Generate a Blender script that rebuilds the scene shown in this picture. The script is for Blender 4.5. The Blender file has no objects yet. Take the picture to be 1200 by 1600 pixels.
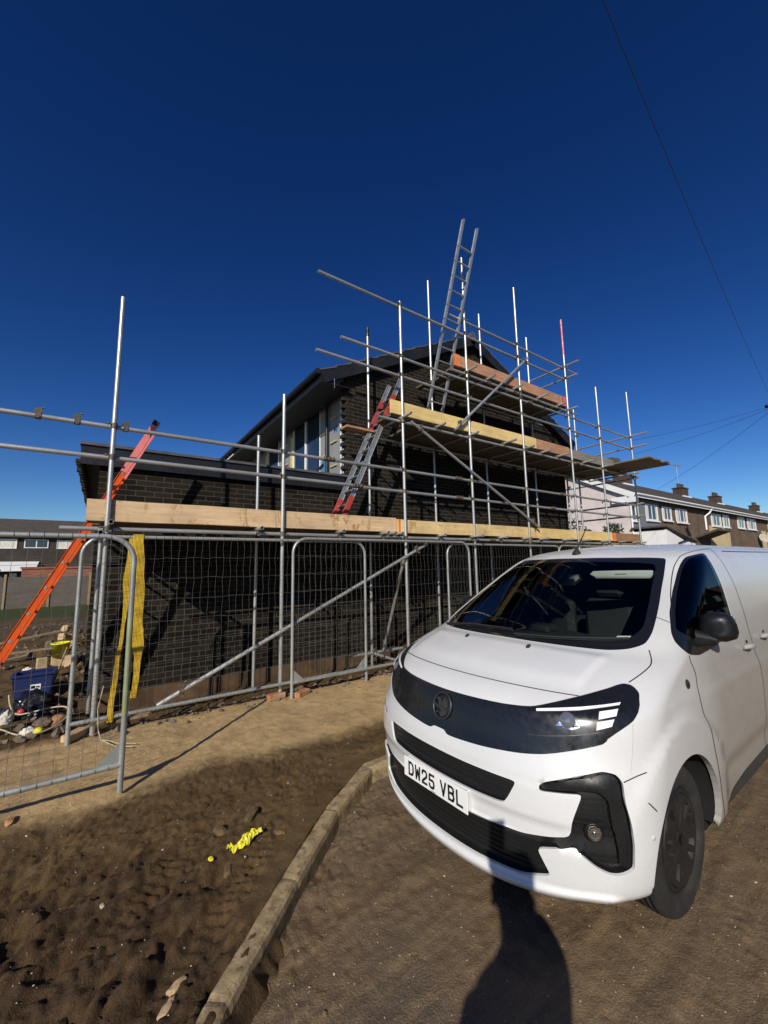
import bpy, bmesh, math, random
import numpy as np
from math import radians, sin, cos, pi, sqrt, atan2, hypot
from mathutils import Vector, Matrix
from mathutils.geometry import delaunay_2d_cdt, tessellate_polygon

random.seed(7)
SC = bpy.context.scene
COL = SC.collection
ORG = {}                                   # world origin of every empty / part, for building children in local space

# ------------------------------------------------------------------ mesh builder
class MB:
    """collects faces; build() links them as ONE mesh object"""
    def __init__(s):
        s.v = []; s.f = []; s.sm = []; s.mi = []
    def add(s, vs, fs, smooth=False, mi=0):
        o = len(s.v)
        s.v += [tuple(p) for p in vs]
        for f in fs:
            s.f.append([i + o for i in f]); s.sm.append(smooth); s.mi.append(mi)
    def obox(s, c, ax, ay, az, mi=0):
        """box from centre and three half-axis vectors"""
        c, ax, ay, az = Vector(c), Vector(ax), Vector(ay), Vector(az)
        vs = [c + sx*ax + sy*ay + sz*az for sx in (-1, 1) for sy in (-1, 1) for sz in (-1, 1)]
        fs = [(0, 1, 3, 2), (4, 6, 7, 5), (0, 4, 5, 1), (2, 3, 7, 6), (0, 2, 6, 4), (1, 5, 7, 3)]
        if ax.cross(ay).dot(az) < 0: fs = [f[::-1] for f in fs]
        s.add(vs, fs, False, mi)
    def box(s, x0, x1, y0, y1, z0, z1, mi=0):
        s.obox(((x0+x1)/2, (y0+y1)/2, (z0+z1)/2), ((x1-x0)/2, 0, 0), (0, (y1-y0)/2, 0), (0, 0, (z1-z0)/2), mi)
    def bbox(s, x0, x1, y0, y1, z0, z1, b=.004, mi=0):
        """box with chamfered edges"""
        bm = bmesh.new()
        bmesh.ops.create_cube(bm, size=1)
        for v in bm.verts:
            v.co = Vector(((x0+x1)/2 + v.co.x*(x1-x0), (y0+y1)/2 + v.co.y*(y1-y0), (z0+z1)/2 + v.co.z*(z1-z0)))
        bmesh.ops.bevel(bm, geom=bm.edges[:], offset=b, segments=1, affect='EDGES')
        bm.verts.index_update()
        s.add([v.co for v in bm.verts], [[v.index for v in f.verts] for f in bm.faces], False, mi)
        bm.free()
    def tube(s, p0, p1, r, n=10, caps=True, r1=None, mi=0, smooth=True):
        p0, p1 = Vector(p0), Vector(p1); d = (p1-p0).normalized()
        a = d.orthogonal().normalized(); b = d.cross(a); r1 = r if r1 is None else r1
        vs = []
        for p, rr in ((p0, r), (p1, r1)):
            vs += [p + rr*(a*cos(2*pi*i/n) + b*sin(2*pi*i/n)) for i in range(n)]
        s.add(vs, [(i, (i+1) % n, n+(i+1) % n, n+i) for i in range(n)], smooth, mi)
        if caps:
            s.add(vs[:n], [list(range(n))[::-1]], False, mi); s.add(vs[n:], [list(range(n))], False, mi)
    def path(s, pts, r, n=8, closed=False, caps=True, mi=0, smooth=True):
        """tube along a polyline; r is a number or one radius per point"""
        P = [Vector(p) for p in pts]; m = len(P)
        rr = r if isinstance(r, (list, tuple)) else [r]*m
        T = []
        for i in range(m):
            a = P[i-1] if (i > 0 or closed) else P[i]; b = P[(i+1) % m] if (i < m-1 or closed) else P[i]
            T.append((b-a).normalized())
        nrm = T[0].orthogonal().normalized(); rings = []
        for i in range(m):
            nrm = (nrm - T[i]*nrm.dot(T[i])).normalized(); b = T[i].cross(nrm)
            rings.append([P[i] + rr[i]*(nrm*cos(2*pi*k/n) + b*sin(2*pi*k/n)) for k in range(n)])
        vs = [p for R in rings for p in R]; fs = []
        for i in range(m if closed else m-1):
            j = (i+1) % m
            fs += [(i*n+k, i*n+(k+1) % n, j*n+(k+1) % n, j*n+k) for k in range(n)]
        s.add(vs, fs, smooth, mi)
        if caps and not closed:
            s.add(rings[0], [list(range(n))[::-1]], False, mi); s.add(rings[-1], [list(range(n))], False, mi)
    def lathe(s, c, axis, prof, n=32, mi=0, smooth=True):
        """prof: (radius, offset along axis)"""
        c = Vector(c); ax = Vector(axis).normalized(); a = ax.orthogonal().normalized(); b = ax.cross(a)
        vs = [c + ax*o + r*(a*cos(2*pi*i/n) + b*sin(2*pi*i/n)) for r, o in prof for i in range(n)]
        fs = [(j*n+i, j*n+(i+1) % n, (j+1)*n+(i+1) % n, (j+1)*n+i) for j in range(len(prof)-1) for i in range(n)]
        s.add(vs, fs, smooth, mi)
    def prism(s, poly, fn, d0, d1, mi=0):
        """polygon (2d) extruded: fn(x, y, depth) -> 3d point"""
        n = len(poly)
        vs = [fn(x, y, d0) for x, y in poly] + [fn(x, y, d1) for x, y in poly]
        tri = tessellate_polygon([[Vector((x, y, 0)) for x, y in poly]])
        fs = [t for t in tri] + [tuple(i+n for i in t[::-1]) for t in tri]
        fs += [(i, i+n, (i+1) % n+n, (i+1) % n) for i in range(n)]
        s.add(vs, fs, False, mi)
    def build(s, name, mat, parent=None, recalc=False, label=None):
        o_ = ORG.get(parent.name, (0, 0, 0)) if parent else (0, 0, 0)
        me = bpy.data.meshes.new(name)
        me.from_pydata([(p[0]-o_[0], p[1]-o_[1], p[2]-o_[2]) for p in s.v], [], s.f)
        me.polygons.foreach_set('use_smooth', s.sm)
        for m in (mat if isinstance(mat, (list, tuple)) else [mat]): me.materials.append(m)
        if any(s.mi): me.polygons.foreach_set('material_index', s.mi)
        if recalc:
            bm = bmesh.new(); bm.from_mesh(me); bmesh.ops.recalc_face_normals(bm, faces=bm.faces[:]); bm.to_mesh(me); bm.free()
        me.update()
        ob = bpy.data.objects.new(name, me); COL.objects.link(ob)
        if parent: ob.parent = parent; ORG[ob.name] = o_
        if label: ob['label'] = label
        return ob

def tag(o, label=None, cat=None, group=None, kind=None):
    if label: o['label'] = label
    if cat: o['category'] = cat
    if group: o['group'] = group
    if kind: o['kind'] = kind
    return o
def thing(name, loc, label, cat, group=None, rz=0):
    o = bpy.data.objects.new(name, None); COL.objects.link(o); o.empty_display_size = .1
    o.location = loc; o.rotation_euler = (0, 0, rz)
    ORG[o.name] = (0, 0, 0) if rz else tuple(loc)
    return tag(o, label, cat, group)
def copy_part(src, name, parent, loc=None, rot=None):
    c = src.copy(); COL.objects.link(c); c.parent = parent
    if loc is not None: c.location = loc
    if rot is not None: c.rotation_euler = rot
    return c

# ------------------------------------------------------------------ noise for terrain
_rng = np.random.RandomState(3); _PERM = _rng.rand(512, 512)
def vnoise(x, y):
    x = np.asarray(x, float); y = np.asarray(y, float)
    xi = np.floor(x).astype(int); yi = np.floor(y).astype(int); fx = x-xi; fy = y-yi
    fx = fx*fx*fx*(fx*(fx*6-15)+10); fy = fy*fy*fy*(fy*(fy*6-15)+10)
    g = lambda a, b: _PERM[a % 512, b % 512]
    return (g(xi, yi)*(1-fx)+g(xi+1, yi)*fx)*(1-fy) + (g(xi, yi+1)*(1-fx)+g(xi+1, yi+1)*fx)*fy
def fbm(x, y, o=4, l=2.1, g=.5):
    a = 1.; s = 0.; t = 0.
    for i in range(o):
        s = s + a*(vnoise(x+17.3*i, y+9.1*i)-.5); t += a; x = x*l; y = y*l; a *= g
    return s/t*2
def sstep(a, b, x):
    t = np.clip((x-a)/(b-a), 0, 1); return t*t*(3-2*t)

# ------------------------------------------------------------------ materials
def new_mat(name):
    m = bpy.data.materials.new(name); m.use_nodes = True
    nt = m.node_tree; b = nt.nodes['Principled BSDF']
    return m, nt, b
def N(nt, typ, **kw):
    n = nt.nodes.new(typ)
    for k, v in kw.items():
        if k in n.inputs: n.inputs[k].default_value = v
        else: setattr(n, k, v)
    return n
def ramp(nt, fac, stops, interp='LINEAR'):
    r = nt.nodes.new('ShaderNodeValToRGB'); cr = r.color_ramp; cr.interpolation = interp
    while len(cr.elements) < len(stops): cr.elements.new(.5)
    for e, (p, c) in zip(cr.elements, stops): e.position = p; e.color = (*c, 1) if len(c) == 3 else c
    nt.links.new(fac, r.inputs[0]); return r.outputs[0]
def mixc(nt, fac, a, b, mode='MIX'):
    m = nt.nodes.new('ShaderNodeMix'); m.data_type = 'RGBA'; m.blend_type = mode
    for s, x in ((m.inputs[0], fac), (m.inputs[6], a), (m.inputs[7], b)):
        if isinstance(x, (int, float)): s.default_value = x
        elif isinstance(x, tuple): s.default_value = (*x, 1) if len(x) == 3 else x
        else: nt.links.new(x, s)
    return m.outputs[2]
def coords(nt, scale=(1, 1, 1), kind='Object', rot=(0, 0, 0)):
    t = nt.nodes.new('ShaderNodeTexCoord'); mp = nt.nodes.new('ShaderNodeMapping')
    mp.inputs['Scale'].default_value = scale; mp.inputs['Rotation'].default_value = rot
    nt.links.new(t.outputs[kind], mp.inputs['Vector']); return mp.outputs[0]
def noise(nt, vec, scale, detail=4, rough=.55, out=0, dist=0):
    n = N(nt, 'ShaderNodeTexNoise'); n.inputs['Scale'].default_value = scale; n.inputs['Detail'].default_value = detail
    n.inputs['Roughness'].default_value = rough; n.inputs['Distortion'].default_value = dist
    nt.links.new(vec, n.inputs['Vector']); return n.outputs[out]
def bump(nt, b, h, strength=.4, dist=.01):
    n = nt.nodes.new('ShaderNodeBump'); n.inputs['Strength'].default_value = strength; n.inputs['Distance'].default_value = dist
    nt.links.new(h, n.inputs['Height']); nt.links.new(n.outputs[0], b.inputs['Normal']); return n
def plain(name, col, rough=.6, metal=0, var=.25, sc=6., bmp=.15, bsc=60., coat=0, spec=.5, dirt=None):
    """one base colour with slight large and fine variation, uneven gloss and a little bump"""
    m, nt, b = new_mat(name); v = coords(nt)
    n1 = noise(nt, v, sc, 5, .6); n2 = noise(nt, v, bsc, 3, .6)
    lo = tuple(c*(1-var) for c in col); hi = tuple(min(1, c*(1+var)) for c in col)
    c = ramp(nt, n1, [(.3, lo), (.7, hi)])
    if dirt: c = mixc(nt, ramp(nt, noise(nt, v, sc*1.7, 6, .7), [(.48, (0, 0, 0)), (.72, (1, 1, 1))]), c, dirt)
    nt.links.new(c, b.inputs['Base Color'])
    rr = ramp(nt, n2, [(.3, (max(.02, rough-.1),)*3), (.7, (min(1, rough+.1),)*3)])
    nt.links.new(rr, b.inputs['Roughness']); b.inputs['Metallic'].default_value = metal
    b.inputs['Coat Weight'].default_value = coat; b.inputs['Coat Roughness'].default_value = .03
    b.inputs['Specular IOR Level'].default_value = spec
    if bmp: bump(nt, b, n2, bmp, .004)
    return m
def brick(name, c1, c2, mortar, plane='xz', bw=.225, bh=.075, ms=.006, bm_=.6, dark=.25, rough=.85):
    m, nt, b = new_mat(name); t = nt.nodes.new('ShaderNodeTexCoord'); sp = nt.nodes.new('ShaderNodeSeparateXYZ'); cb = nt.nodes.new('ShaderNodeCombineXYZ')
    nt.links.new(t.outputs['Object'], sp.inputs[0])
    nt.links.new(sp.outputs['XYZ'.index(plane[0].upper())], cb.inputs[0]); nt.links.new(sp.outputs[2], cb.inputs[1])
    # slight wobble so courses are not ruled lines
    wob = N(nt, 'ShaderNodeTexNoise'); wob.inputs['Scale'].default_value = 9; nt.links.new(cb.outputs[0], wob.inputs['Vector'])
    ad = nt.nodes.new('ShaderNodeVectorMath'); ad.operation = 'MULTIPLY_ADD'; ad.inputs[1].default_value = (.006, .006, 0)
    nt.links.new(wob.outputs[1], ad.inputs[0]); nt.links.new(cb.outputs[0], ad.inputs[2])
    br = N(nt, 'ShaderNodeTexBrick'); br.inputs['Scale'].default_value = 1; br.inputs['Brick Width'].default_value = bw
    br.inputs['Row Height'].default_value = bh; br.inputs['Mortar Size'].default_value = ms; br.inputs['Mortar Smooth'].default_value = .25; br.inputs['Bias'].default_value = -.1
    for k, c in (('Color1', c1), ('Color2', c2), ('Mortar', mortar)): br.inputs[k].default_value = (*c, 1)
    nt.links.new(ad.outputs[0], br.inputs['Vector'])
    n1 = noise(nt, t.outputs['Object'], 1.1, 5, .65); n2 = noise(nt, t.outputs['Object'], 45, 4, .7)
    c = mixc(nt, 1, br.outputs[0], ramp(nt, n1, [(.25, (1-dark,)*3), (.75, (1+dark,)*3)]), 'MULTIPLY')
    c = mixc(nt, 1, c, ramp(nt, n2, [(.3, (.75,)*3), (.7, (1.25,)*3)]), 'MULTIPLY')
    nt.links.new(c, b.inputs['Base Color']); b.inputs['Roughness'].default_value = rough; b.inputs['Specular IOR Level'].default_value = .15
    inv = nt.nodes.new('ShaderNodeMath'); inv.operation = 'MULTIPLY_ADD'; inv.inputs[1].default_value = -1; inv.inputs[2].default_value = 1
    nt.links.new(br.outputs['Fac'], inv.inputs[0])
    h = nt.nodes.new('ShaderNodeMath'); h.operation = 'MULTIPLY_ADD'; h.inputs[1].default_value = .35; nt.links.new(n2, h.inputs[0]); nt.links.new(inv.outputs[0], h.inputs[2])
    bump(nt, b, h.outputs[0], bm_, .008)
    return m
def wood(name, c1, c2, axis='x', stain=None, rough=.75):
    m, nt, b = new_mat(name)
    sc = {'x': (1.2, 22, 22), 'y': (22, 1.2, 22), 'z': (22, 22, 1.2)}[axis]
    v = coords(nt, sc); v1 = coords(nt)
    g = noise(nt, v, 1.6, 6, .65, dist=.6); g2 = noise(nt, v1, 2.2, 4, .6)
    c = ramp(nt, g, [(.25, c2), (.62, c1), (.85, tuple(x*1.12 for x in c1))])
    c = mixc(nt, 1, c, ramp(nt, g2, [(.3, (.8,)*3), (.7, (1.12,)*3)]), 'MULTIPLY')
    if stain:
        st = ramp(nt, noise(nt, coords(nt, (1, 1, .45)), 4.2, 6, .75, dist=1.2), [(.55, (0, 0, 0)), (.64, (.9,)*3)])
        c = mixc(nt, st, c, stain)
    nt.links.new(c, b.inputs['Base Color']); b.inputs['Roughness'].default_value = rough
    bump(nt, b, g, .25, .003)
    return m

M = {}
M['steel'] = plain('galvanised_steel', (.50, .51, .49), .40, .6, .18, 1.3, .10, 90, dirt=(.40, .39, .34))
M['steel_pink'] = plain('pink_painted_steel', (.62, .13, .15), .45, .3, .3, 4, .1, 80, dirt=(.5, .42, .42))
M['coupler'] = plain('coupler_steel', (.15, .135, .11), .6, .5, .4, 30, .3, 120, dirt=(.26, .15, .06))
M['fence_steel'] = plain('fence_steel', (.40, .42, .40), .45, .5, .2, 1.5, .10, 70, dirt=(.30, .31, .26))
M['wire'] = plain('fence_wire', (.16, .16, .148), .5, .5, .3, 9, 0)
M['mud_algae'] = plain('green_grey_tube', (.34, .38, .22), .55, .4, .3, 3, .1, 60, dirt=(.30, .33, .12))
M['brick'] = brick('dark_brick', (.008, .0068, .0056), (.024, .0196, .0148), (.066, .054, .037), ms=.006, dark=.4)
M['brick_side'] = brick('dark_brick_side', (.013, .011, .009), (.028, .023, .018), (.10, .083, .06), 'yz')
M['brick_plain'] = plain('dark_brick_unit', (.018, .015, .0125), .85, 0, .4, 12, .4, 60)
M['brick_orange'] = plain('orange_brick', (.40, .19, .08), .85, 0, .35, 9, .4, 60, dirt=(.42, .33, .2))
M['brick_buff'] = plain('buff_brick', (.50, .36, .20), .85, 0, .3, 9, .4, 60)
M['black'] = plain('black_painted_board', (.012, .012, .013), .45, 0, .3, 5, .1, 30)
M['soffit'] = plain('black_soffit', (.010, .010, .011), .6, 0, .3, 5, .1, 30)
M['tile'] = plain('slate_grey_tile', (.095, .09, .085), .55, 0, .35, 6, .3, 40)
M['membrane'] = plain('grey_breather_membrane', (.25, .255, .255), .6, 0, .16, 2.2, .5, 14)
M['letter_blue'] = plain('blue_print', (.03, .20, .40), .6, 0, .15, 8, 0)
M['upvc'] = plain('white_upvc', (.78, .78, .77), .35, 0, .05, 3, .03, 40)
M['insul'] = plain('yellow_cavity_closer', (.68, .50, .12), .8, 0, .2, 12, .3, 50)
M['batten'] = wood('pale_batten', (.62, .46, .24), (.40, .27, .12), 'y')
M['toe_yellow'] = wood('fresh_yellow_board', (.80, .60, .25), (.66, .45, .15))
M['toe_pale'] = wood('pale_pinkish_board', (.74, .53, .31), (.56, .37, .19), stain=(.33, .17, .03))
M['toe_mid'] = wood('straw_board', (.78, .58, .28), (.60, .41, .16), stain=(.42, .27, .08))
M['toe_brown'] = wood('brown_board', (.36, .20, .09), (.24, .13, .06))
M['toe_red'] = wood('reddish_board', (.50, .27, .15), (.32, .15, .08), stain=(.30, .17, .1))
M['toe_grey'] = wood('weathered_grey_board', (.27, .235, .19), (.15, .13, .105))
M['deck'] = wood('weathered_deck_board', (.15, .115, .075), (.08, .06, .042))
M['deck_y'] = wood('weathered_deck_board_crosswise', (.20, .165, .12), (.11, .09, .065), 'y')
M['orange_paint'] = plain('orange_band_paint', (.75, .22, .06), .6, 0, .2, 8, .1, 40)
M['ladder_orange'] = plain('orange_fibreglass', (.66, .095, .012), .35, 0, .15, 5, .05, 60)
M['ladder_pink'] = plain('faded_pink_fibreglass', (.80, .22, .20), .4, 0, .12, 5, .05, 60)
M['alu'] = plain('dull_aluminium', (.46, .47, .46), .42, .7, .2, 6, .08, 70)
M['alu_red'] = plain('red_painted_aluminium', (.42, .06, .05), .5, .1, .3, 8, .1, 70)
M['rubber'] = plain('black_rubber', (.016, .016, .016), .75, 0, .3, 12, .2, 90)
M['strap'] = None
M['plastic_yellow'] = plain('yellow_plastic', (.80, .72, .03), .4, 0, .12, 6, .05, 50, dirt=(.5, .45, .12))
M['plastic_blue'] = plain('dark_blue_plastic', (.014, .023, .095), .45, 0, .2, 6, .1, 50)
M['bag_black'] = plain('black_bag_plastic', (.010, .010, .011), .28, 0, .3, 12, .5, 26)
M['paper'] = plain('dirty_white_paper', (.66, .63, .55), .8, 0, .15, 9, .2, 40)
M['red_cloth'] = plain('red_plastic', (.55, .04, .03), .5, 0, .2, 9, .1, 40)
M['hose'] = plain('beige_hose', (.46, .40, .26), .6, 0, .25, 9, .1, 60)
M['stone_pale'] = plain('pale_rubble', (.42, .37, .28), .9, 0, .3, 7, .5, 40)
M['stone_grey'] = plain('brown_grey_rubble', (.15, .115, .08), .9, 0, .35, 9, .5, 40)
M['timber_old'] = wood('muddy_timber', (.36, .26, .15), (.2, .14, .08))
M['mud_lump'] = plain('mud_caked_stone', (.125, .080, .036), .9, 0, .4, 14, .8, 45)
M['leaf'] = plain('dark_shrub_leaf', (.035, .055, .02), .6, 0, .4, 9, 0)
M['pole_wood'] = wood('creosoted_pole', (.09, .065, .045), (.05, .04, .03), 'z')
M['cable'] = plain('black_cable', (.012, .012, .016), .6, 0, .2, 5, 0)
def strap_mat():
    m, nt, b = new_mat('yellow_webbing'); v = coords(nt)
    w = N(nt, 'ShaderNodeTexWave'); w.inputs['Scale'].default_value = 26; w.bands_direction = 'X'; w.inputs['Distortion'].default_value = .6
    nt.links.new(v, w.inputs['Vector'])
    c = ramp(nt, noise(nt, v, 5, 5, .65), [(.3, (.34, .19, .008)), (.5, (.62, .40, .012)), (.72, (.74, .52, .05)), (.85, (.55, .42, .16))])
    c = mixc(nt, .25, c, w.outputs[0], 'MULTIPLY'); nt.links.new(c, b.inputs['Base Color']); b.inputs['Roughness'].default_value = .75
    h = nt.nodes.new('ShaderNodeMath'); h.operation = 'MULTIPLY_ADD'; h.inputs[1].default_value = .2; nt.links.new(w.outputs[0], h.inputs[0]); nt.links.new(noise(nt, coords(nt, (.5, 1, 1)), 24, 4, .6, dist=1.2), h.inputs[2])
    bump(nt, b, h.outputs[0], .9, .016); return m
M['strap'] = strap_mat()
def glass(name, tint, rough=.02, refl=.9):
    """thin tinted pane: fresnel mix of clear tint and mirror"""
    m, nt, b = new_mat(name); nt.nodes.remove(b); out = nt.nodes['Material Output']
    t = N(nt, 'ShaderNodeBsdfTransparent'); t.inputs[0].default_value = (*tint, 1)
    g = N(nt, 'ShaderNodeBsdfGlossy'); g.inputs['Roughness'].default_value = rough; g.inputs[0].default_value = (refl,)*3 + (1,)
    f = N(nt, 'ShaderNodeFresnel'); f.inputs[0].default_value = 1.52
    geo = nt.nodes.new('ShaderNodeNewGeometry')
    mx = nt.nodes.new('ShaderNodeMixShader'); nt.links.new(f.outputs[0], mx.inputs[0]); nt.links.new(t.outputs[0], mx.inputs[1]); nt.links.new(g.outputs[0], mx.inputs[2])
    nt.links.new(mx.outputs[0], out.inputs[0]); return m
M['glass_house'] = plain('dark_window_pane', (.022, .034, .048), .05, 0, .3, 3, .02, 6, coat=.5)
# ------------------------------------------------------------------ camera, sun, sky
A_, P_, RO_ = radians(54.9), radians(7.5), radians(1.075)
Fh = Vector((cos(A_), sin(A_), 0)); Rh = Vector((sin(A_), -cos(A_), 0)); Zh = Vector((0, 0, 1))
fw = Fh*cos(P_) + Zh*sin(P_); up0 = -Fh*sin(P_) + Zh*cos(P_)
rt = Rh*cos(RO_) - up0*sin(RO_); up = up0*cos(RO_) + Rh*sin(RO_)
cam = bpy.data.cameras.new('camera'); co = bpy.data.objects.new('camera', cam); COL.objects.link(co)
m4 = Matrix.Identity(4)
for i in range(3): m4[i][0] = rt[i]; m4[i][1] = up[i]; m4[i][2] = -fw[i]
m4[0][3], m4[1][3], m4[2][3] = 0, 0, 1.62
co.matrix_world = m4
cam.sensor_fit = 'VERTICAL'; cam.sensor_height = 36; cam.sensor_width = 27; cam.lens = 36*625/1600
cam.clip_start = .02; cam.clip_end = 2000
SC.camera = co

SUN_AZ, SUN_EL = radians(41.8), radians(30)           # direction the light travels (from +X towards +Y) and height
sd = Vector((cos(SUN_AZ)*cos(SUN_EL), sin(SUN_AZ)*cos(SUN_EL), -sin(SUN_EL)))
sl = bpy.data.lights.new('sun', 'SUN'); sl.energy = 4.4; sl.angle = radians(.5); sl.color = (1, .93, .82)
so = bpy.data.objects.new('sun', sl); COL.objects.link(so); so.rotation_euler = sd.to_track_quat('-Z', 'Y').to_euler(); so.location = (-20, -18, 30)
w = bpy.data.worlds.new('World'); SC.world = w; w.use_nodes = True; nt = w.node_tree
sky = nt.nodes.new('ShaderNodeTexSky'); sky.sky_type = 'NISHITA'; sky.sun_disc = False
sky.sun_elevation = SUN_EL
sky.sun_rotation = math.pi/2 - (SUN_AZ + math.pi)    # azimuth of the sun itself, measured clockwise from +Y
sky.air_density = 1.0; sky.dust_density = .15; sky.ozone_density = 4.0; sky.altitude = 0
gm = nt.nodes.new('ShaderNodeGamma'); gm.inputs[1].default_value = 1.45
hs = nt.nodes.new('ShaderNodeHueSaturation'); hs.inputs['Saturation'].default_value = 1.12; hs.inputs['Value'].default_value = .62
bg = nt.nodes['Background']; bg.inputs[1].default_value = .07
nt.links.new(sky.outputs[0], hs.inputs['Color']); nt.links.new(hs.outputs[0], gm.inputs[0]); hs2 = nt.nodes.new('ShaderNodeHueSaturation'); hs2.inputs['Hue'].default_value = .508; hs2.inputs['Saturation'].default_value = 1.045; hs2.inputs['Value'].default_value = 1.10
nt.links.new(gm.outputs[0], hs2.inputs['Color']); nt.links.new(hs2.outputs[0], bg.inputs[0])
SC.view_settings.view_transform = 'Standard'; SC.view_settings.look = 'None'; SC.view_settings.exposure = 0; SC.view_settings.gamma = 1
SC.render.engine = 'CYCLES'; SC.cycles.max_bounces = 8; SC.cycles.transparent_max_bounces = 16

# ------------------------------------------------------------------ ground
ROAD_Z = -.134
KERB = [(-.55, -14), (-.5, -4), (-.38, 0), (-.27, .7), (-.08, 1.18), (.12, 1.5), (.33, 1.745), (.447, 1.853), (.578, 1.973), (.693, 2.067), (.884, 2.253),
        (1.241, 2.579), (1.579, 2.838), (1.84, 3.00), (1.92, 3.025), (2.3, 3.03), (3, 3.04), (6, 3.09), (12, 3.2), (30, 3.6), (90, 4.8)]
KP = np.array(KERB)
def kerb_sd(x, y):
    """signed distance to the kerb line: + on the verge, - on the road"""
    x = np.asarray(x, float); y = np.asarray(y, float); best = np.full(x.shape, 1e9); sg = np.ones(x.shape)
    for (ax, ay), (bx, by) in zip(KP[:-1], KP[1:]):
        dx, dy = bx-ax, by-ay; t = np.clip(((x-ax)*dx+(y-ay)*dy)/(dx*dx+dy*dy), 0, 1)
        ex, ey = x-ax-t*dx, y-ay-t*dy; d = np.hypot(ex, ey); s = np.where(dx*ey-dy*ex >= 0, 1, -1)
        sg = np.where(d < best, s, sg); best = np.minimum(best, d)
    return best*sg
def mud_masks(x, y):
    path = sstep(3.55, 3.95, y + .35*fbm(x*1.1, y*1.1, 4) + .05*np.minimum(x, 1)) * (1-sstep(5.05, 5.3, y)) * sstep(-6, -1.0, x)
    churn = sstep(1.15, .35, x + .45*fbm(x*1.7+5, y*1.7, 3)) * sstep(3.3, 2.5, y + .3*fbm(x*2, y*2+8, 3)) * sstep(-5, -2.5, x)
    grass = sstep(17, 19, y + 1.2*fbm(x*.5, y*.5, 3)) * sstep(1, -1, x) + sstep(25, 40, x)*sstep(4.2, 5, y)
    return path, churn, np.clip(grass, 0, 1)
def verge_h(x, y):
    p, c, g = mud_masks(x, y)
    h = .022*fbm(x*.9, y*.9, 4)*(1-.6*p)
    u = .78*x+.63*y; v = -.63*x+.78*y
    rut = 1-np.abs(fbm(u*1.1+3, v*4.2, 3, 2.2, .5))*2.2
    rut2 = 1-np.abs(fbm(u*4.1+3, v*9.5+7, 3, 2.2, .55))*2.2
    clod = .5+.5*fbm(u*4.2+11, v*10.5+3, 4, 2.2, .6)+.35*fbm(x*9, y*9, 3); clod2 = np.abs(fbm(u*15+1, v*26+3, 3, 2.2, .6))+.5*fbm(x*38, y*38, 2)
    pit = sstep(.20, .42, fbm(u*3.6+2, v*8.5+5, 4, 2.2, .6)); jag = fbm(u*6+4, v*15+2, 5, 2.1, .68); jag2 = np.abs(fbm(u*11+9, v*21+1, 4, 2.2, .65))
    am = .45+1.1*sstep(-.15, .35, fbm(x*1.6+4, y*1.6+2, 3))
    h = h + c*am*(.034*jag - .040*pit + .015*jag2 + .006*fbm(x*30, y*30, 3, 2.2, .7)) + (1-c)*(1-p)*am*(.012*jag + .005*jag2 - .008*pit)
    h = h + c*(.055*np.minimum(rut, .8) + .040*np.minimum(rut2, .8) + .045*clod + .012*clod2 - .085)
    for v0, dp in ((1.80, .035), (1.36, .03)):
        tm = np.exp(-((v-v0-.05*fbm(u*.8, v0, 2))/.085)**4)*sstep(3.2, 2.6, y)*sstep(1.2, .7, x)
        h = h*(1-.55*tm) - dp*tm + tm*.009*np.maximum(-.3, np.sin(u*105+np.abs(v-v0)*70)) + .022*np.exp(-((np.abs(v-v0)-.125)/.035)**2)*sstep(3.2, 2.6, y)*sstep(1.2, .7, x)*(.6+.8*fbm(u*5, v*5, 3))
    h = h + (1-c)*(1-p)*(.024*clod + .014*clod2 + .012*np.minimum(rut2, .8) - .020)
    h = h + p*.006*fbm(x*9, y*9, 4) + .0035*fbm(x*31, y*31, 2)
    lo = sstep(5.15, 5.7, y)*sstep(-.6, .4, x)*(1-sstep(11.5, 13, x))*(1-sstep(6.9, 8, y))     # dug-out strip along the wall footing
    h = h - .16*lo
    rb = sstep(5.2, 6.2, y)*sstep(.2, -.4, x)*(1-sstep(14, 17, y))                                # rubble ground left of the house
    h = h + rb*(.10*np.abs(fbm(x*3, y*3, 4, 2.2, .6)) + .05*np.abs(fbm(x*8, y*8, 3)))
    far = sstep(14, 26, y)*sstep(3, -2, x)
    return h - .0*far
def ground_z(x, y):
    return verge_h(x, y)
def road_z(x, y):
    d = -kerb_sd(x, y); mud = sstep(.75, .1, d + .25*fbm(x*2.3, y*2.3, 3))*sstep(3.2, 1.6, x+.2*fbm(x, y, 2))
    u = .74*x+.67*y; v = -.67*x+.74*y
    h = ROAD_Z + .006*fbm(x*1.3, y*1.3, 3) + .005*np.abs(fbm(x*9, y*9, 3)) + .0045*np.maximum(0, fbm(x*42, y*42, 2)) + .003*fbm(x*21, y*21, 2)
    h = h + mud*(.018*np.abs(fbm(x*5+3, y*5, 4, 2.2, .6)) + .022*np.maximum(0, 1-np.abs(fbm(u*1.5, v*6, 3))*2.5) + .018*np.abs(fbm(x*14, y*14, 3)))
    tr = sstep(.5, .9, x)*sstep(2.6, 2.0, x)
    for y0 in (.55, 1.15, 1.95):
        yy = y-y0-.10*x+.12*fbm(x*.5+y0, 3, 2); tm = np.exp(-(yy/.10)**4); h = h - .006*tm + tm*.004*np.maximum(-.4, np.sin(x*88+np.abs(yy)*60))*sstep(-.1, .35, fbm(x*1.4, y*1.4+y0, 3)) + .006*np.exp(-((np.abs(yy)-.13)/.03)**2)*(.5+fbm(x*6, y*6, 3))
    return h
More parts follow.
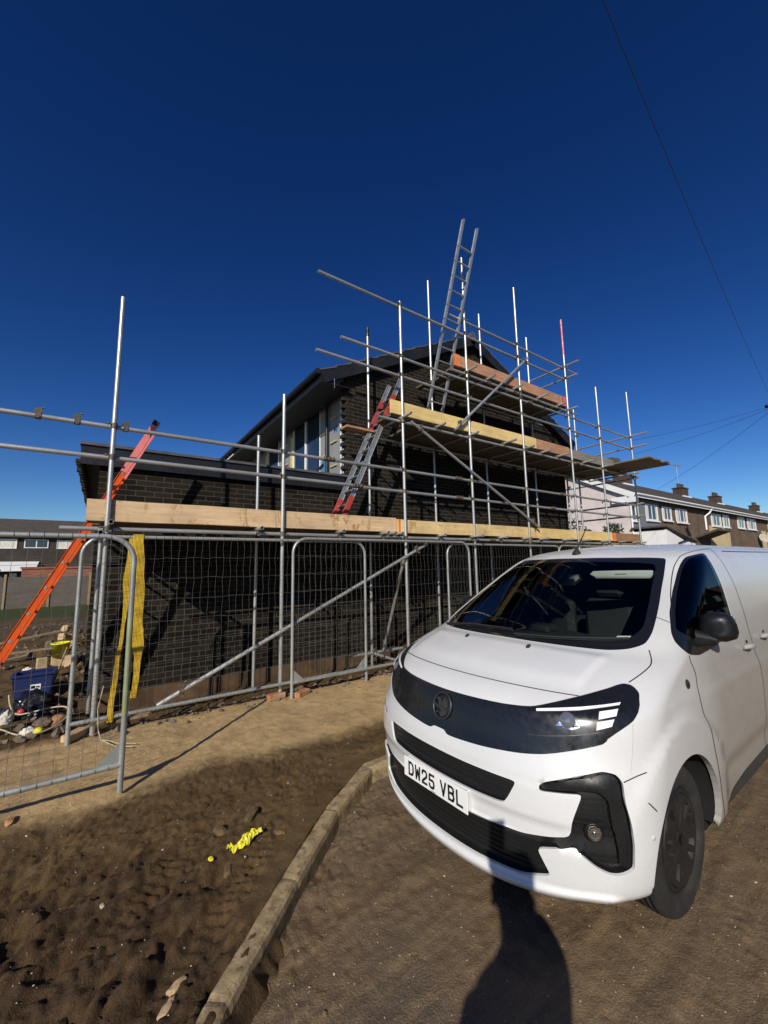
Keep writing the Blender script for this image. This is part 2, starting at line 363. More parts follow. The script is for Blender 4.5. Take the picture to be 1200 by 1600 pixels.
def axis_lines(lo, hi, step, far_lo, far_hi, g=1.22, mid=None):
    a = list(np.arange(lo, hi+1e-6, step)); st = step; x = hi
    while x < far_hi: st *= g; x += st; a.append(x)
    st = step; x = lo; b = []
    while x > far_lo: st *= g; x -= st; b.append(x)
    return np.array(b[::-1] + a)
def sheet(name, xs, ys, fn, mat, keep=None, masks=None):
    X, Y = np.meshgrid(xs, ys, indexing='ij'); Zv = fn(X, Y); n, m = X.shape
    idx = np.arange(n*m).reshape(n, m)
    q = np.stack([idx[:-1, :-1], idx[1:, :-1], idx[1:, 1:], idx[:-1, 1:]], -1).reshape(-1, 4)
    if keep is not None:
        k = keep(X, Y); kk = (k[:-1, :-1] | k[1:, :-1] | k[1:, 1:] | k[:-1, 1:]).reshape(-1); q = q[kk]
    me = bpy.data.meshes.new(name); me.from_pydata(np.stack([X, Y, Zv], -1).reshape(-1, 3).tolist(), [], q.tolist())
    me.polygons.foreach_set('use_smooth', [True]*len(me.polygons)); me.materials.append(mat)
    if masks is not None:
        ca = me.color_attributes.new('mask', 'FLOAT_COLOR', 'POINT'); mk = masks(X, Y)
        ca.data.foreach_set('color', np.stack([*mk, np.ones_like(X)], -1).astype(np.float32).reshape(-1))
    ob = bpy.data.objects.new(name, me); COL.objects.link(ob); tag(ob, kind='structure'); return ob
def ground_material():
    m, nt, b = new_mat('mud_and_dry_earth'); v = coords(nt)
    at = nt.nodes.new('ShaderNodeVertexColor'); at.layer_name = 'mask'; sp = nt.nodes.new('ShaderNodeSeparateColor'); nt.links.new(at.outputs[0], sp.inputs[0])
    n1 = noise(nt, v, 1.5, 6, .65); n2 = noise(nt, v, 9, 6, .7); n3 = noise(nt, v, 70, 4, .7); n4 = noise(nt, v, 260, 2, .6)
    mud = ramp(nt, n2, [(.25, (.036, .0195, .0075)), (.5, (.084, .049, .0175)), (.78, (.148, .092, .034))])
    mud = mixc(nt, ramp(nt, n1, [(.35, (0, 0, 0)), (.65, (.55,)*3)]), mud, (.165, .105, .045))
    wet = ramp(nt, n2, [(.3, (.032, .0175, .008)), (.7, (.098, .057, .024))])
    c = mixc(nt, sp.outputs[1], mud, wet)
    dry = ramp(nt, n2, [(.25, (.38, .255, .115)), (.55, (.56, .385, .175)), (.8, (.66, .48, .25))])
    dry = mixc(nt, ramp(nt, n1, [(.4, (0, 0, 0)), (.7, (.6,)*3)]), dry, (.34, .24, .122))
    dry = mixc(nt, ramp(nt, noise(nt, v, 3.1, 6, .75), [(.52, (0, 0, 0)), (.7, (.75,)*3)]), dry, (.22, .152, .08))
    dry = mixc(nt, ramp(nt, noise(nt, v, 120, 3, .7), [(.60, (0, 0, 0)), (.68, (.6,)*3)]), dry, (.50, .42, .30))
    c = mixc(nt, sp.outputs[0], c, dry)
    c = mixc(nt, sp.outputs[2], c, ramp(nt, n2, [(.3, (.028, .042, .009)), (.7, (.065, .082, .020))]))
    c = mixc(nt, ramp(nt, n3, [(.62, (0, 0, 0)), (.72, (.5,)*3)]), c, (.24, .19, .12))
    c = mixc(nt, 1, c, ramp(nt, n4, [(.3, (.7,)*3), (.7, (1.3,)*3)]), 'MULTIPLY')
    nt.links.new(c, b.inputs['Base Color'])
    nt.links.new(ramp(nt, n2, [(.3, (.62,)*3), (.6, (.95,)*3)]), b.inputs['Roughness']); b.inputs['Specular IOR Level'].default_value = .3
    ad = nt.nodes.new('ShaderNodeMath'); ad.operation = 'MULTIPLY_ADD'; ad.inputs[1].default_value = .35; nt.links.new(n4, ad.inputs[0]); nt.links.new(n3, ad.inputs[2])
    bump(nt, b, ad.outputs[0], .75, .012); return m
def road_material():
    m, nt, b = new_mat('muddy_tarmac'); v = coords(nt)
    n1 = noise(nt, v, 1.1, 6, .6); n2 = noise(nt, v, 7, 6, .7); n3 = noise(nt, v, 110, 3, .65); n4 = noise(nt, coords(nt, (.5, 5, 1), rot=(0, 0, -.25)), 1.6, 6, .7, dist=.5)
    vo = N(nt, 'ShaderNodeTexVoronoi'); vo.inputs['Scale'].default_value = 150; nt.links.new(v, vo.inputs['Vector'])
    tar = ramp(nt, vo.outputs['Distance'], [(.1, (.19, .145, .105)), (.5, (.085, .066, .048))])
    mud = ramp(nt, n2, [(.25, (.12, .075, .035)), (.55, (.20, .128, .06)), (.8, (.29, .19, .095))])
    f = ramp(nt, n1, [(.35, (.15,)*3), (.62, (.75,)*3)])
    c = mixc(nt, f, tar, mud)
    c = mixc(nt, ramp(nt, n4, [(.45, (0, 0, 0)), (.62, (.55,)*3)]), c, (.25, .172, .09))
    c = mixc(nt, ramp(nt, n3, [(.60, (0, 0, 0)), (.68, (.75,)*3)]), c, (.30, .235, .16))
    c = mixc(nt, ramp(nt, noise(nt, v, 95, 3, .7), [(.30, (.8,)*3), (.40, (0, 0, 0))]), c, (.035, .024, .016))
    c = mixc(nt, ramp(nt, noise(nt, v, 2.2, 5, .7), [(.6, (0, 0, 0)), (.72, (.6,)*3)]), c, (.035, .025, .019))
    nt.links.new(c, b.inputs['Base Color']); nt.links.new(ramp(nt, n2, [(.3, (.6,)*3), (.6, (.92,)*3)]), b.inputs['Roughness'])
    b.inputs['Specular IOR Level'].default_value = .35
    ad = nt.nodes.new('ShaderNodeMath'); ad.operation = 'MULTIPLY_ADD'; ad.inputs[1].default_value = .5; nt.links.new(n3, ad.inputs[0]); nt.links.new(n2, ad.inputs[2])
    bump(nt, b, ad.outputs[0], .9, .014); return m
xs = np.concatenate([axis_lines(-.8, 1.5, .012, -420, 1.5), axis_lines(1.5, 3.6, .02, 1.51, 420)])
xs = np.unique(np.round(xs[(xs > -500) & (xs < 500)], 4))
ys = np.concatenate([axis_lines(1.2, 3.3, .012, -300, 3.3), axis_lines(3.3, 5.3, .02, 3.31, 5.3), axis_lines(5.3, 12, .07, 5.31, 600)])
ys = np.unique(np.round(ys, 4))
M['ground'] = ground_material(); M['road'] = road_material()
def ground_fn(X, Y):
    d = kerb_sd(X, Y); h = verge_h(X, Y)
    h = np.where(d < .16, np.minimum(h, -.012 + .02*fbm(X*5, Y*5, 3)) , h)
    bury = sstep(.95, .42, X)*sstep(.28, .02, np.abs(d))
    h = h + bury*(.006+.035*fbm(X*6, Y*6, 3))
    top = h; bank = ROAD_Z-.03+(top-ROAD_Z+.03)*sstep(-.22, -.02, d+.05*fbm(X*7, Y*7, 3))
    wb = sstep(1.15, .6, X)
    return np.where(d < 0, np.where(wb > 0, bank*wb+(1-wb)*-.20, -.30), h)
sheet('ground', xs, ys, ground_fn, M['ground'], None, mud_masks)
xr = np.concatenate([axis_lines(.3, 2.8, .0125, -60, 2.8), axis_lines(2.8, 4.4, .022, 2.81, 140)]); yr = axis_lines(.6, 3.1, .0125, -60, 5)
xr = np.unique(np.round(xr, 4))
sheet('road', xr, yr, road_z, M['road'], lambda X, Y: kerb_sd(X, Y) < .02)
# kerb stones along the line, 0.9 m each with a joint
M['kerb'] = plain('muddy_concrete_kerb', (.33, .245, .13), .9, 0, .4, 11, .9, 50, dirt=(.10, .066, .032))
def kerb_mesh():
    mb = MB(); P = KP[2:19]; seg = np.hypot(*np.diff(P, axis=0).T); cum = np.concatenate([[0], np.cumsum(seg)])
    def at(s):
        s = min(max(s, 0), cum[-1]); i = min(int(np.searchsorted(cum, s, side='right'))-1, len(seg)-1); t = (s-cum[i])/seg[i]
        p = P[i]*(1-t)+P[i+1]*t; return p
    prof = [(-.096, -.30), (-.094, -.035), (-.086, -.010), (-.072, .001), (-.004, .001), (.004, -.006), (.004, -.30)]
    L = .6175; s0 = float((cum[8]+np.hypot(.884-P[8][0], 2.253-P[8][1])) % L) if True else 0; rn = random.Random(4)
    while s0 < cum[-1]-.05:
        s1 = min(s0+L-.008, cum[-1]); n = 26; rings = []; dz = rn.uniform(-.006, .004)
        for k in range(n+1):
            u_ = k/n; e0, e1 = at(s0), at(s1); p = e0*(1-u_)+e1*u_; s = s0+(s1-s0)*u_; t = (e1-e0)/max(1e-6, np.hypot(*(e1-e0))); nn = np.array([-t[1], t[0]])
            end = min(k, n-k)
            ring = []
            for (o, z) in prof:
                j = .0028*float(fbm(s*9+o*40, z*30+2, 3)); ring.append((p[0]+nn[0]*(o+j), p[1]+nn[1]*(o+j), z+dz+j*.8-(.006 if end == 0 and z > -.05 else 0)))
            rings.append(ring)
        m = len(prof); vs = [p for R in rings for p in R]
        mb.add(vs, [(k*m+i, (k+1)*m+i, (k+1)*m+i+1, k*m+i+1) for k in range(n) for i in range(m-1)], False)
        mb.add(rings[0], [list(range(m))]); mb.add(rings[-1], [list(range(m))[::-1]])
        s0 += L
    return mb
tag(kerb_mesh().build('kerb', M['kerb'], recalc=True), kind='structure')
# pebbles and mortar crumbs nobody could count
def pebbles(name, spots, fn, mat, r0, r1, seed):
    rn = random.Random(seed); mb = MB()
    for x, y in spots:
        r = rn.uniform(r0, r1)*(1 if rn.random() < .93 else 2.0); z = float(fn(np.array(x), np.array(y)))
        a = rn.uniform(0, 6.28); vs = []
        for k in range(5): vs.append((x+r*rn.uniform(.7, 1.3)*cos(a+k*1.257), y+r*rn.uniform(.7, 1.3)*sin(a+k*1.257), z+rn.uniform(-.2, .3)*r))
        vs.append((x+rn.uniform(-.3, .3)*r, y+rn.uniform(-.3, .3)*r, z+r*.8))
        mb.add(vs, [(k, (k+1) % 5, 5) for k in range(5)])
    return tag(mb.build(name, mat), kind='stuff')
rn = random.Random(11); sp1 = []; sp2 = []
while len(sp1) < 1400:
    x = rn.uniform(-1.2, 4.4); y = rn.uniform(1.5, 5.0)
    if float(kerb_sd(np.array(x), np.array(y))) > .08: sp1.append((x, y))
while len(sp2) < 900:
    x = rn.uniform(.5, 4.2); y = rn.uniform(.4, 2.9)
    if float(kerb_sd(np.array(x), np.array(y))) < -.08: sp2.append((x, y))
tag(pebbles('loose_grit', sp1, verge_h, M['stone_pale'], .0014, .0046, 1), 'fine pale grit and mortar crumbs scattered over the mud verge', 'grit')
sp3 = [(x+rn.uniform(-.3, .3), y+rn.uniform(-.3, .3)) for x, y in sp2[:900]]; sp3 = [q for q in sp3 if float(kerb_sd(np.array(q[0]), np.array(q[1]))) < -.1]
tag(pebbles('dark_road_grit', sp3, road_z, M['mud_lump'], .002, .007, 5), 'small mud crumbs scattered over the road beside the van', 'grit')
tag(pebbles('road_grit', sp2, road_z, M['stone_pale'], .0012, .0042, 2), 'fine pale grit scattered over the muddy road beside the van', 'grit')
# ------------------------------------------------------------------ scaffold: one rigid frame of coupled tubes
R_T = .0242; YO = 5.05; YL = 5.10; YI = 6.08
scaf = thing('scaffold', (5.6, 5.5, 0), 'galvanised tube scaffold of three lifts standing against the dark brick gable', 'scaffold')
def tubep(name, p0, p1, mat='steel', r=R_T, label=None):
    mb = MB(); mb.tube(p0, p1, r, 12, caps=False)
    p0, p1 = Vector(p0), Vector(p1); d = (p1-p0).normalized()
    for p, e in ((p0, 1), (p1, -1)):                       # open pipe ends
        mb.tube(p, p+d*e*.06, r*.8, 12, caps=False); a = d.orthogonal().normalized(); b = d.cross(a)
        vs = [p+rr*(a*cos(2*pi*i/12)+b*sin(2*pi*i/12)) for rr in (r, r*.8) for i in range(12)]
        mb.add(vs, [(i, (i+1) % 12, 12+(i+1) % 12, 12+i) for i in range(12)])
    return mb.build(name, M[mat], scaf, label=label)
def coupler_mesh(kind):
    mb = MB()
    if kind == 'double':       # collar on the upright, collar on the ledger, bolts and flaps
        mb.tube((0, 0, -.028), (0, 0, .028), .034, 12); mb.tube((-.028, .05, 0), (.028, .05, 0), .034, 12)
        mb.tube((-.03, -.03, .012), (-.075, -.036, .012), .008, 6); mb.bbox(-.062, -.045, -.05, -.02, 0, .024, .003)
        mb.tube((.0, .085, .03), (.0, .088, .075), .008, 6); mb.bbox(-.013, .013, .075, .1, .028, .05, .003); mb.bbox(-.02, .02, .012, .04, -.03, .03, .004)
    elif kind == 'putlog':
        mb.tube((-.024, 0, 0), (.024, 0, 0), .033, 10); mb.tube((0, -.024, .05), (0, .024, .05), .033, 10)
        mb.tube((0, -.035, -.02), (0, -.07, -.03), .008, 6); mb.bbox(-.014, .014, -.085, -.055, -.045, -.02, .003); mb.tube((.02, .0, .085), (.05, 0, .10), .007, 6)
    else:                      # sleeve
        mb.tube((-.09, 0, 0), (.09, 0, 0), .031, 12); 
        for s in (-.06, 0, .06): mb.tube((s, -.03, .02), (s, -.05, .035), .008, 6); mb.bbox(s-.012, s+.012, -.04, -.02, -.01, .03, .003)
    me = bpy.data.meshes.new('coupler'); me.from_pydata(mb.v, [], mb.f); me.polygons.foreach_set('use_smooth', mb.sm); me.materials.append(M['coupler']); return me
CM = {k: coupler_mesh(k) for k in ('double', 'putlog', 'sleeve')}
crn = random.Random(5)
def coup(parent, p, kind='double', rz=0., flip=False):
    o = bpy.data.objects.new('coupler', CM[kind]); COL.objects.link(o); o.parent = parent
    b = ORG[parent.name]; o.location = (p[0]-b[0], p[1]-b[1], p[2]-b[2]); o.rotation_euler = (crn.uniform(-.05, .05), pi if flip else 0, rz); return o
# outer uprights: x, foot z, top z
OUT = [(.02, .03, 4.655), (1.915, .075, 3.96), (3.965, .02, 6.14), (5.57, .02, 7.72), (7.225, 0, 7.75), (9.09, 0, 7.64), (10.53, 0, 6.22), (12.32, 0, 6.51)]
LEV = [2.045, 2.81, 3.155, 3.98, 4.785, 5.135, 5.27, 6.075, 6.365]
std = []
for i, (x, z0, z1) in enumerate(OUT):
    if i == 5:
        o = tubep('standard', (x, YO, z0), (x, YO, 6.75)); 
        o2 = tubep('standard', (x, YO, 6.7), (x, YO, z1), 'steel_pink', R_T*1.015, 'upright painted pink near its top')
    else: o = tubep('standard', (x, YO, z0), (x, YO, z1))
    std.append(o)
# long horizontals: name, y, z, x0, x1
LED = [('ledger', YL, 2.045, -.37, 6.1), ('ledger', YL, 2.045, 6.1, 12.65), ('guard_rail', YL, 3.155, -3.2, 2.6), ('guard_rail', YL, 3.155, 2.6, 8.6), ('guard_rail', YL, 3.155, 8.6, 12.5),
       ('guard_rail', YL, 2.812, -3.2, 3.1), ('guard_rail', YL, 2.80, 3.1, 8.2), ('guard_rail', YL, 2.80, 8.2, 12.45),
       ('ledger', YL, 3.99, 3.5, 9.4), ('ledger', YL, 3.99, 9.4, 12.6), ('guard_rail', YL, 5.14, 2.83, 7.6), ('guard_rail', YL, 5.14, 7.6, 12.5), ('guard_rail', YL, 4.80, 2.41, 8.1), ('guard_rail', YL, 4.80, 8.1, 12.55),
       ('ledger', YL, 5.27, 5.2, 9.6), ('guard_rail', YL, 6.085, 2.44, 9.35), ('guard_rail', YL, 6.385, 5.12, 9.75),
       ('ledger', YI-.05, 2.045, -.2, 6.0), ('ledger', YI-.05, 2.045, 6.0, 11.6), ('ledger', YI-.05, 3.99, 3.6, 11.7), ('ledger', YI-.05, 5.27, 5.3, 9.5), ('ledger', YI-.02, .10, 3.5, 4.62)]
led = []
for n, y, z, x0, x1 in LED:
    led.append((tubep(n, (x0, y, z), (x1, y, z+.0)), y, z, x0, x1))
for i, (x, z0, z1) in enumerate(OUT):
    for o, y, z, x0, x1 in led:
        if y == YL and x0 < x < x1 and z < z1+.03: coup(std[i], (x, YO, z), 'double', 0, crn.random() < .4)
for x, z, k in ((2.62, 3.155, 'sleeve'), (8.6, 3.155, 'sleeve'), (3.1, 2.806, 'sleeve'), (8.2, 2.80, 'sleeve'), (6.1, 2.045, 'sleeve'), (7.6, 5.14, 'sleeve'), (9.4, 3.99, 'sleeve'), (5.25, 3.155, 'sleeve'), (5.25, 2.80, 'sleeve')):
    coup(led[2][0] if z > 3 else led[5][0], (x, YL, z), k)
# loose fittings hanging on the left end of the upper guard rail
for x in (-.61, -.30, .125): coup(led[2][0], (x, YL, 3.155), 'putlog', .1)
# inner uprights: x, y, foot, top
INN = [(-.03, YI, -.05, 2.3), (1.90, YI, -.2, 3.665), (3.96, YI, -.13, 6.05), (5.585, YI, -.1, 7.88), (7.225, YI, -.1, 7.68), (9.115, YI, -.1, 7.69), (10.6, YI, -.1, 4.0), (11.23, YI, -.1, 6.09), (12.3, 7.05, -.05, 4.3), (12.3, 8.6, -.05, 5.4)]
for x, y, z0, z1 in INN:
    o = tubep('standard', (x, y, z0), (x, y, z1))
    for z in (2.045, 3.99, 5.27):
        if z < z1 and (z < 3 or x > 3.5) and (z < 5 or x > 5.2): coup(o, (x, y, z), 'double', pi)
tk = MB(); tk.tube((3.96, YI, 6.05), (3.96, YI, 6.20), .026, 10); tk.tube((3.96, YI, 6.02), (3.96, YI, 6.06), .036, 10); tk.tube((3.96, YI, 6.12), (3.96, YI, 6.16), .034, 10); tk.build('clamp', M['black'], scaf)
# cross tubes (putlogs) whose ends stick out under the toe boards
PUT = [(2.10, [.05, 1.60, 2.76, 3.52, 3.66, 3.80, 4.72, 5.52, 6.3, 7.05, 7.62, 8.5, 9.3, 10.2, 11.1, 11.9]),
       (4.045, [3.95, 4.76, 5.62, 6.62, 7.32, 7.92, 8.55, 9.65, 10.55, 11.5, 12.2]), (5.325, [5.6, 6.2, 7.05, 7.92, 8.72, 9.2])]
for z, xs_ in PUT:
    for x in xs_:
        y0 = crn.uniform(4.80, 4.93) if z < 3 else crn.uniform(4.78, 4.9)
        o = tubep('transom', (x, y0, z), (x+crn.uniform(-.03, .03), 6.28, z), r=.0235)
        coup(o, (x, YL, z-.05), 'putlog')
# guard rails turning the corners
for x, y0, y1, z in ((9.16, 4.72, 6.4, 6.44), (9.2, 4.80, 6.3, 6.14), (12.37, 4.62, 6.9, 5.19), (12.37, 4.68, 6.7, 4.85), (12.36, 4.9, 8.9, 3.2), (12.36, 4.9, 8.9, 2.86), (12.36, 4.95, 8.9, 2.10), (12.36, 4.95, 8.9, 3.94), (-.03, 4.95, 6.3, 2.0)):
    tubep('guard_rail', (x, y0, z), (x, y1, z))
# diagonal braces
for p0, p1 in (((7.52, 5.0, 6.14), (5.12, 5.0, 4.03)), ((4.10, 5.0, 3.99), (7.52, 5.0, 2.33)), ((.56, 5.0, .20), (4.36, 5.0, 1.94)), ((4.17, 6.02, .13), (3.985, 5.13, 1.72)), ((3.98, 6.1, .09), (4.02, 4.99, .07))):
    o = tubep('brace', p0, p1)
    for t in (.06, .5, .94):
        p = Vector(p0).lerp(Vector(p1), t)
        if t != .5: coup(o, p, 'putlog', 0)

# ------------------------------------------------------------------ boards
def board(x0, x1, y0, y1, z0, z1, mat, label, group, bands=(), rnd=0., name='toe_board', cat='board'):
    mb = MB(); n = max(2, int((x1-x0)/.5))
    b = .004; rr = random.Random(int(x0*100)+int(z0*77)); ws = [rr.uniform(-.004, .004) for _ in range(n+1)]
    sec = [(y0, z0+b), (y0, z1-b), (y0+b, z1), (y1-b, z1), (y1, z1-b), (y1, z0+b), (y1-b, z0), (y0+b, z0)]
    vs = [(x0+(x1-x0)*i/n, y+ws[i]*.6, z+ws[i]) for i in range(n+1) for y, z in sec]
    mb.add(vs, [(i*8+k, (i+1)*8+k, (i+1)*8+(k+1) % 8, i*8+(k+1) % 8) for i in range(n) for k in range(8)])
    mb.add(vs[:8], [list(range(8))[::-1]]); mb.add(vs[-8:], [list(range(8))])
    o = mb.build(name, M[mat], recalc=True); tag(o, label, cat, group)
    for bx0, bx1, bm_ in bands:
        q = MB(); q.box(bx0, bx1, y0-.0025, y1+.0025, z0-.0025, z1+.0025); q.build('end_band', M[bm_], o)
    return o
TB = 'toe boards along the scaffold lifts'
ty0, ty1 = 5.075, 5.113
board(-.165, 3.80, ty0, ty1, 2.125, 2.352, 'toe_pale', 'pale pinkish scaffold board with mud stains, left end of the lowest lift', TB)
board(3.815, 7.60, ty0, ty1, 2.12, 2.335, 'toe_mid', 'straw coloured board in the middle of the lowest lift, orange band at its end', TB, [(3.845, 3.885, 'orange_paint'), (7.45, 7.47, 'orange_paint')])
board(7.61, 10.75, ty0, ty1, 2.12, 2.335, 'toe_yellow', 'bright yellow scaffold board right of the middle of the lowest lift', TB)
board(10.76, 12.45, ty0, ty1, 2.115, 2.33, 'toe_brown', 'brown scaffold board at the right end of the lowest lift', TB, [(10.76, 10.95, 'orange_paint')])
board(3.75, 7.72, ty0, ty1, 4.10, 4.335, 'toe_yellow', 'pale yellow scaffold board along the middle lift', TB)
board(7.73, 9.02, ty0, ty1, 4.10, 4.33, 'toe_red', 'short orange-brown scaffold board on the middle lift', TB)
board(9.03, 11.2, ty0, ty1, 4.09, 4.31, 'toe_grey', 'weathered grey scaffold board at the right of the middle lift', TB)
board(5.28, 9.12, ty0, ty1, 5.37, 5.60, 'toe_red', 'reddish brown scaffold board with orange ends along the top lift', TB, [(5.28, 5.42, 'orange_paint'), (8.88, 9.12, 'steel_pink')])
def deck(z, x0, x1, rows, label, group, jog):
    rr = random.Random(int(z*10))
    for r in range(rows):
        y = 5.125 + r*.228; x = x0 + (jog[r] if r < len(jog) else 0)
        while x < x1-.1:
            xe = min(x+rr.choice([2.4, 3.0, 3.9]), x1); xe = x1 if x1-xe < .7 else xe
            board(x, xe-.01, y, y+.219, z, z+.038, 'deck', label, group, name='deck_board'); x = xe
deck(2.125, -.15, 12.4, 5, 'weathered flat board in the deck of the lowest scaffold lift', 'boards decking the lowest lift', [0, .1, .02, .15, .05])
deck(4.07, 3.78, 10.7, 5, 'weathered flat board in the deck of the middle scaffold lift', 'boards decking the middle lift', [0, .0, .62, .66, .6])
deck(5.35, 5.30, 9.15, 5, 'weathered flat board in the deck of the top scaffold lift', 'boards decking the top lift', [0, .04, .08, .05, .0])
rr = random.Random(9)
for k in range(6):                                     # loading bay running out beyond the uprights
    x = 10.70 + k*.228; e = [0, .03, .0, .05, -.02, .04][k]
    mb = MB(); mb.bbox(x, x+.219, 4.02+e, 6.42, 4.075+rr.uniform(0, .006), 4.113+rr.uniform(0, .006), .004); o = mb.build('deck_board', M['deck_y'])
    tag(o, 'weathered board of the loading bay sticking out over the van', 'board', 'boards of the loading bay')
for z, y0, nm in ((4.118, 5.5, 'return'),):
    pass
# stack of roof tiles on the bay
mb = MB()
for k in range(9): mb.obox((11.45+.055*k, 5.35+.02*rr.uniform(-1, 1), 4.115+.165), (.016, 0, .03+.01*k*.2), (0, .16, 0), (-.03, 0, .16))
tag(mb.build('roof_tile_stack', M['tile']), 'row of dark roof tiles leaning on the boards of the loading bay', 'roof tiles')
# board sticking out at the left end of the middle lift
mb = MB(); mb.obox((3.63, 5.93, 4.03), (.30, .02, .005), (-.006, .10, 0), (0, 0, .019)); tag(mb.build('short_board', M['toe_red']), 'short orange-ended board sticking out beside the ladder on the middle lift', 'board', None)

# ------------------------------------------------------------------ ladders
def ladder(name, label, foot, head, wdir, width, stile, mat, rung_mat, pitch=.28, caps=None, red=None):
    """two box stiles and round rungs; foot/head on the first stile, wdir towards the second"""
    foot, head, wdir = Vector(foot), Vector(head), Vector(wdir).normalized()
    t = thing(name, foot, label, 'ladder', 'ladders on the scaffold'); d = (head-foot); L = d.length; d.normalize(); nrm = d.cross(wdir).normalized()
    for k in (0, 1):
        o = foot+wdir*width*k; mb = MB()
        mb.obox(o+d*L/2, d*L/2, wdir*stile[0]/2, nrm*stile[1]/2)
        mb.obox(o+d*L/2+nrm*(stile[1]/2), d*L/2, wdir*(stile[0]/2+.008), nrm*.003); mb.obox(o+d*L/2-nrm*(stile[1]/2), d*L/2, wdir*(stile[0]/2+.008), nrm*.003)
        s = mb.build('stile', M[mat], t)
        if caps:
            q = MB(); q.obox(o+d*(L+.02), d*.03, wdir*(stile[0]/2+.012), nrm*(stile[1]/2+.007)); q.build('end_cap', M['rubber'], s)
            q = MB(); q.obox(o-d*.01, d*.03, wdir*(stile[0]/2+.012), nrm*(stile[1]/2+.007)); q.build('foot', M['rubber'], s)
        for a, b in red or ():
            q = MB(); q.obox(o+d*(a+b)/2, d*(b-a)/2, wdir*(stile[0]/2+.0095), nrm*(stile[1]/2+.0045)); q.build('painted_length', M['alu_red' if mat == 'alu' else 'ladder_pink'], s)
    n = int((L-.15)/pitch)
    for i in range(n):
        p = foot+d*(.2+i*pitch); mb = MB(); mb.tube(p-wdir*.02, p+wdir*(width+.02), .016, 10); mb.build('rung', M[rung_mat], t)
    return t
l1 = ladder('ladder', 'orange fibreglass ladder with faded pink top leaning on the left end of the scaffold', (-1.13, 5.43, 0.0), (.43, 5.43, 3.36), (.02, 1, 0), .38, (.032, .058), 'ladder_orange', 'alu', caps=True, red=[(3.02, 3.69)])
l2 = ladder('ladder', 'grey metal ladder with red ends between the lowest and middle lifts', (2.99, 5.52, 2.165), (4.32, 5.52, 5.02), (0, 1, 0), .37, (.03, .07), 'alu', 'alu', red=[(.05, .62), (2.05, 2.75)])
l3 = ladder('ladder', 'long bare metal ladder rising above the roof from the middle lift', (5.085, 5.84, 4.115), (5.10, 4.527, 7.93), (1, 0, 0), .37, (.022, .05), 'alu', 'alu', pitch=.26)

# ------------------------------------------------------------------ temporary fence panels
def fence_panel(label, x0, x1, y, base, top, tilt=0., wavy=.0, seed=1, plate=None):
    """round-topped tube frame with welded wire infill, standing along X at depth y"""
    rr = random.Random(seed); t = thing('fence_panel', ((x0+x1)/2, y, base), label, 'fence panel', 'round topped fence panels in front of the scaffold')
    r = .0195; R = .19; f = MB()
    pts = [(x0, base)] + [(x0, top-R)] + [(x0+R*(1-cos(a)), top-R+R*sin(a)) for a in np.linspace(0, pi/2, 8)[1:]] + [(x1-R*(1-sin(a)), top-R+R*cos(a)) for a in np.linspace(0, pi/2, 8)] + [(x1, base)]
    def P(x, z, o=0): return (x, y+o+tilt*(z-base), z)
    f.path([P(*p) for p in pts], r, 12)
    zb = base+.185
    f.tube(P(x0, zb), P(x1, zb), r, 12)
    f.build('frame', M['fence_steel'], t)
    wm = MB(); n = int((x1-x0)/.078); zs = np.linspace(zb, top, 9)
    for i in range(1, n):
        x = x0+(x1-x0)*i/n; h = top
        if x-x0 < R: h = top-R+sqrt(max(0, R*R-(R-(x-x0))**2))
        if x1-x < R: h = top-R+sqrt(max(0, R*R-(R-(x1-x))**2))
        if wavy:
            m = 15; ph = rr.uniform(0, 6); wm.path([P(x+wavy*sin(ph+k*1.9+.6*rr.random()), zb-.02+(h-zb+.02)*k/m, .008*sin(k*2.1+ph)) for k in range(m+1)], .0015, 4, caps=False, smooth=False)
        else: wm.tube(P(x, zb-.02), P(x, h), .0015, 4, caps=False)
        wm.path([P(x, h+r*1.12*cos(a), r*1.12*sin(a)) for a in np.linspace(-2.2, 2.2, 7)], .0019, 4, caps=False)
        wm.path([P(x, zb+r*1.12*cos(a), r*1.12*sin(a)) for a in np.linspace(.9, 5.3, 7)], .0019, 4, caps=False)
    for z in zs[1:-1]:
        m = 40 if wavy else 12
        wm.path([P(x0+(x1-x0)*k/m, z+rr.uniform(-1, 1)*(.008 if wavy else .003), -.003) for k in range(m+1)], .0017, 4, caps=False, smooth=False)
    wm.build('wire_mesh', M['wire'], t)
    if plate:
        q = MB()
        for s in plate:
            xe, d = (x0, 1) if s == 'l' else (x1, -1)
            q.add([P(xe, zb+.17, .004), P(xe, zb, .004), P(xe+d*.18, zb, .004), P(xe, zb+.17, -.004), P(xe, zb, -.004), P(xe+d*.18, zb, -.004)], [(0, 1, 2), (5, 4, 3), (0, 3, 4, 1), (1, 4, 5, 2), (2, 5, 3, 0)])
        q.build('corner_plate', M['fence_steel'], t)
    return t
pa = fence_panel('nearest fence panel at the left, green algae on its right upright', -3.27, .205, 3.70, .02, 1.872, -.0, 0, 2, 'r')
q = MB(); q.tube((.205, 3.70, .55), (.205, 3.70, 1.25), .0203, 12, caps=False); q.build('algae_patch', M['mud_algae'], pa)
fence_panel('fence panel with a yellow strap hung over its top tube', -.168, 3.14, 4.975, .0, 1.956, 0, .0065, 3, 'r')
fence_panel('fence panel in the middle, overlapping the strapped panel', 2.018, 5.27, 4.93, .0, 1.98, 0, .004, 4, 'l')
fence_panel('fence panel behind the van, left end beside the bonnet', 4.80, 8.2, 4.985, .0, 1.95, 0, .004, 5)
fence_panel('fence panel farthest right, behind the van roof', 8.05, 11.5, 4.94, .0, 1.96, 0, .0, 6)

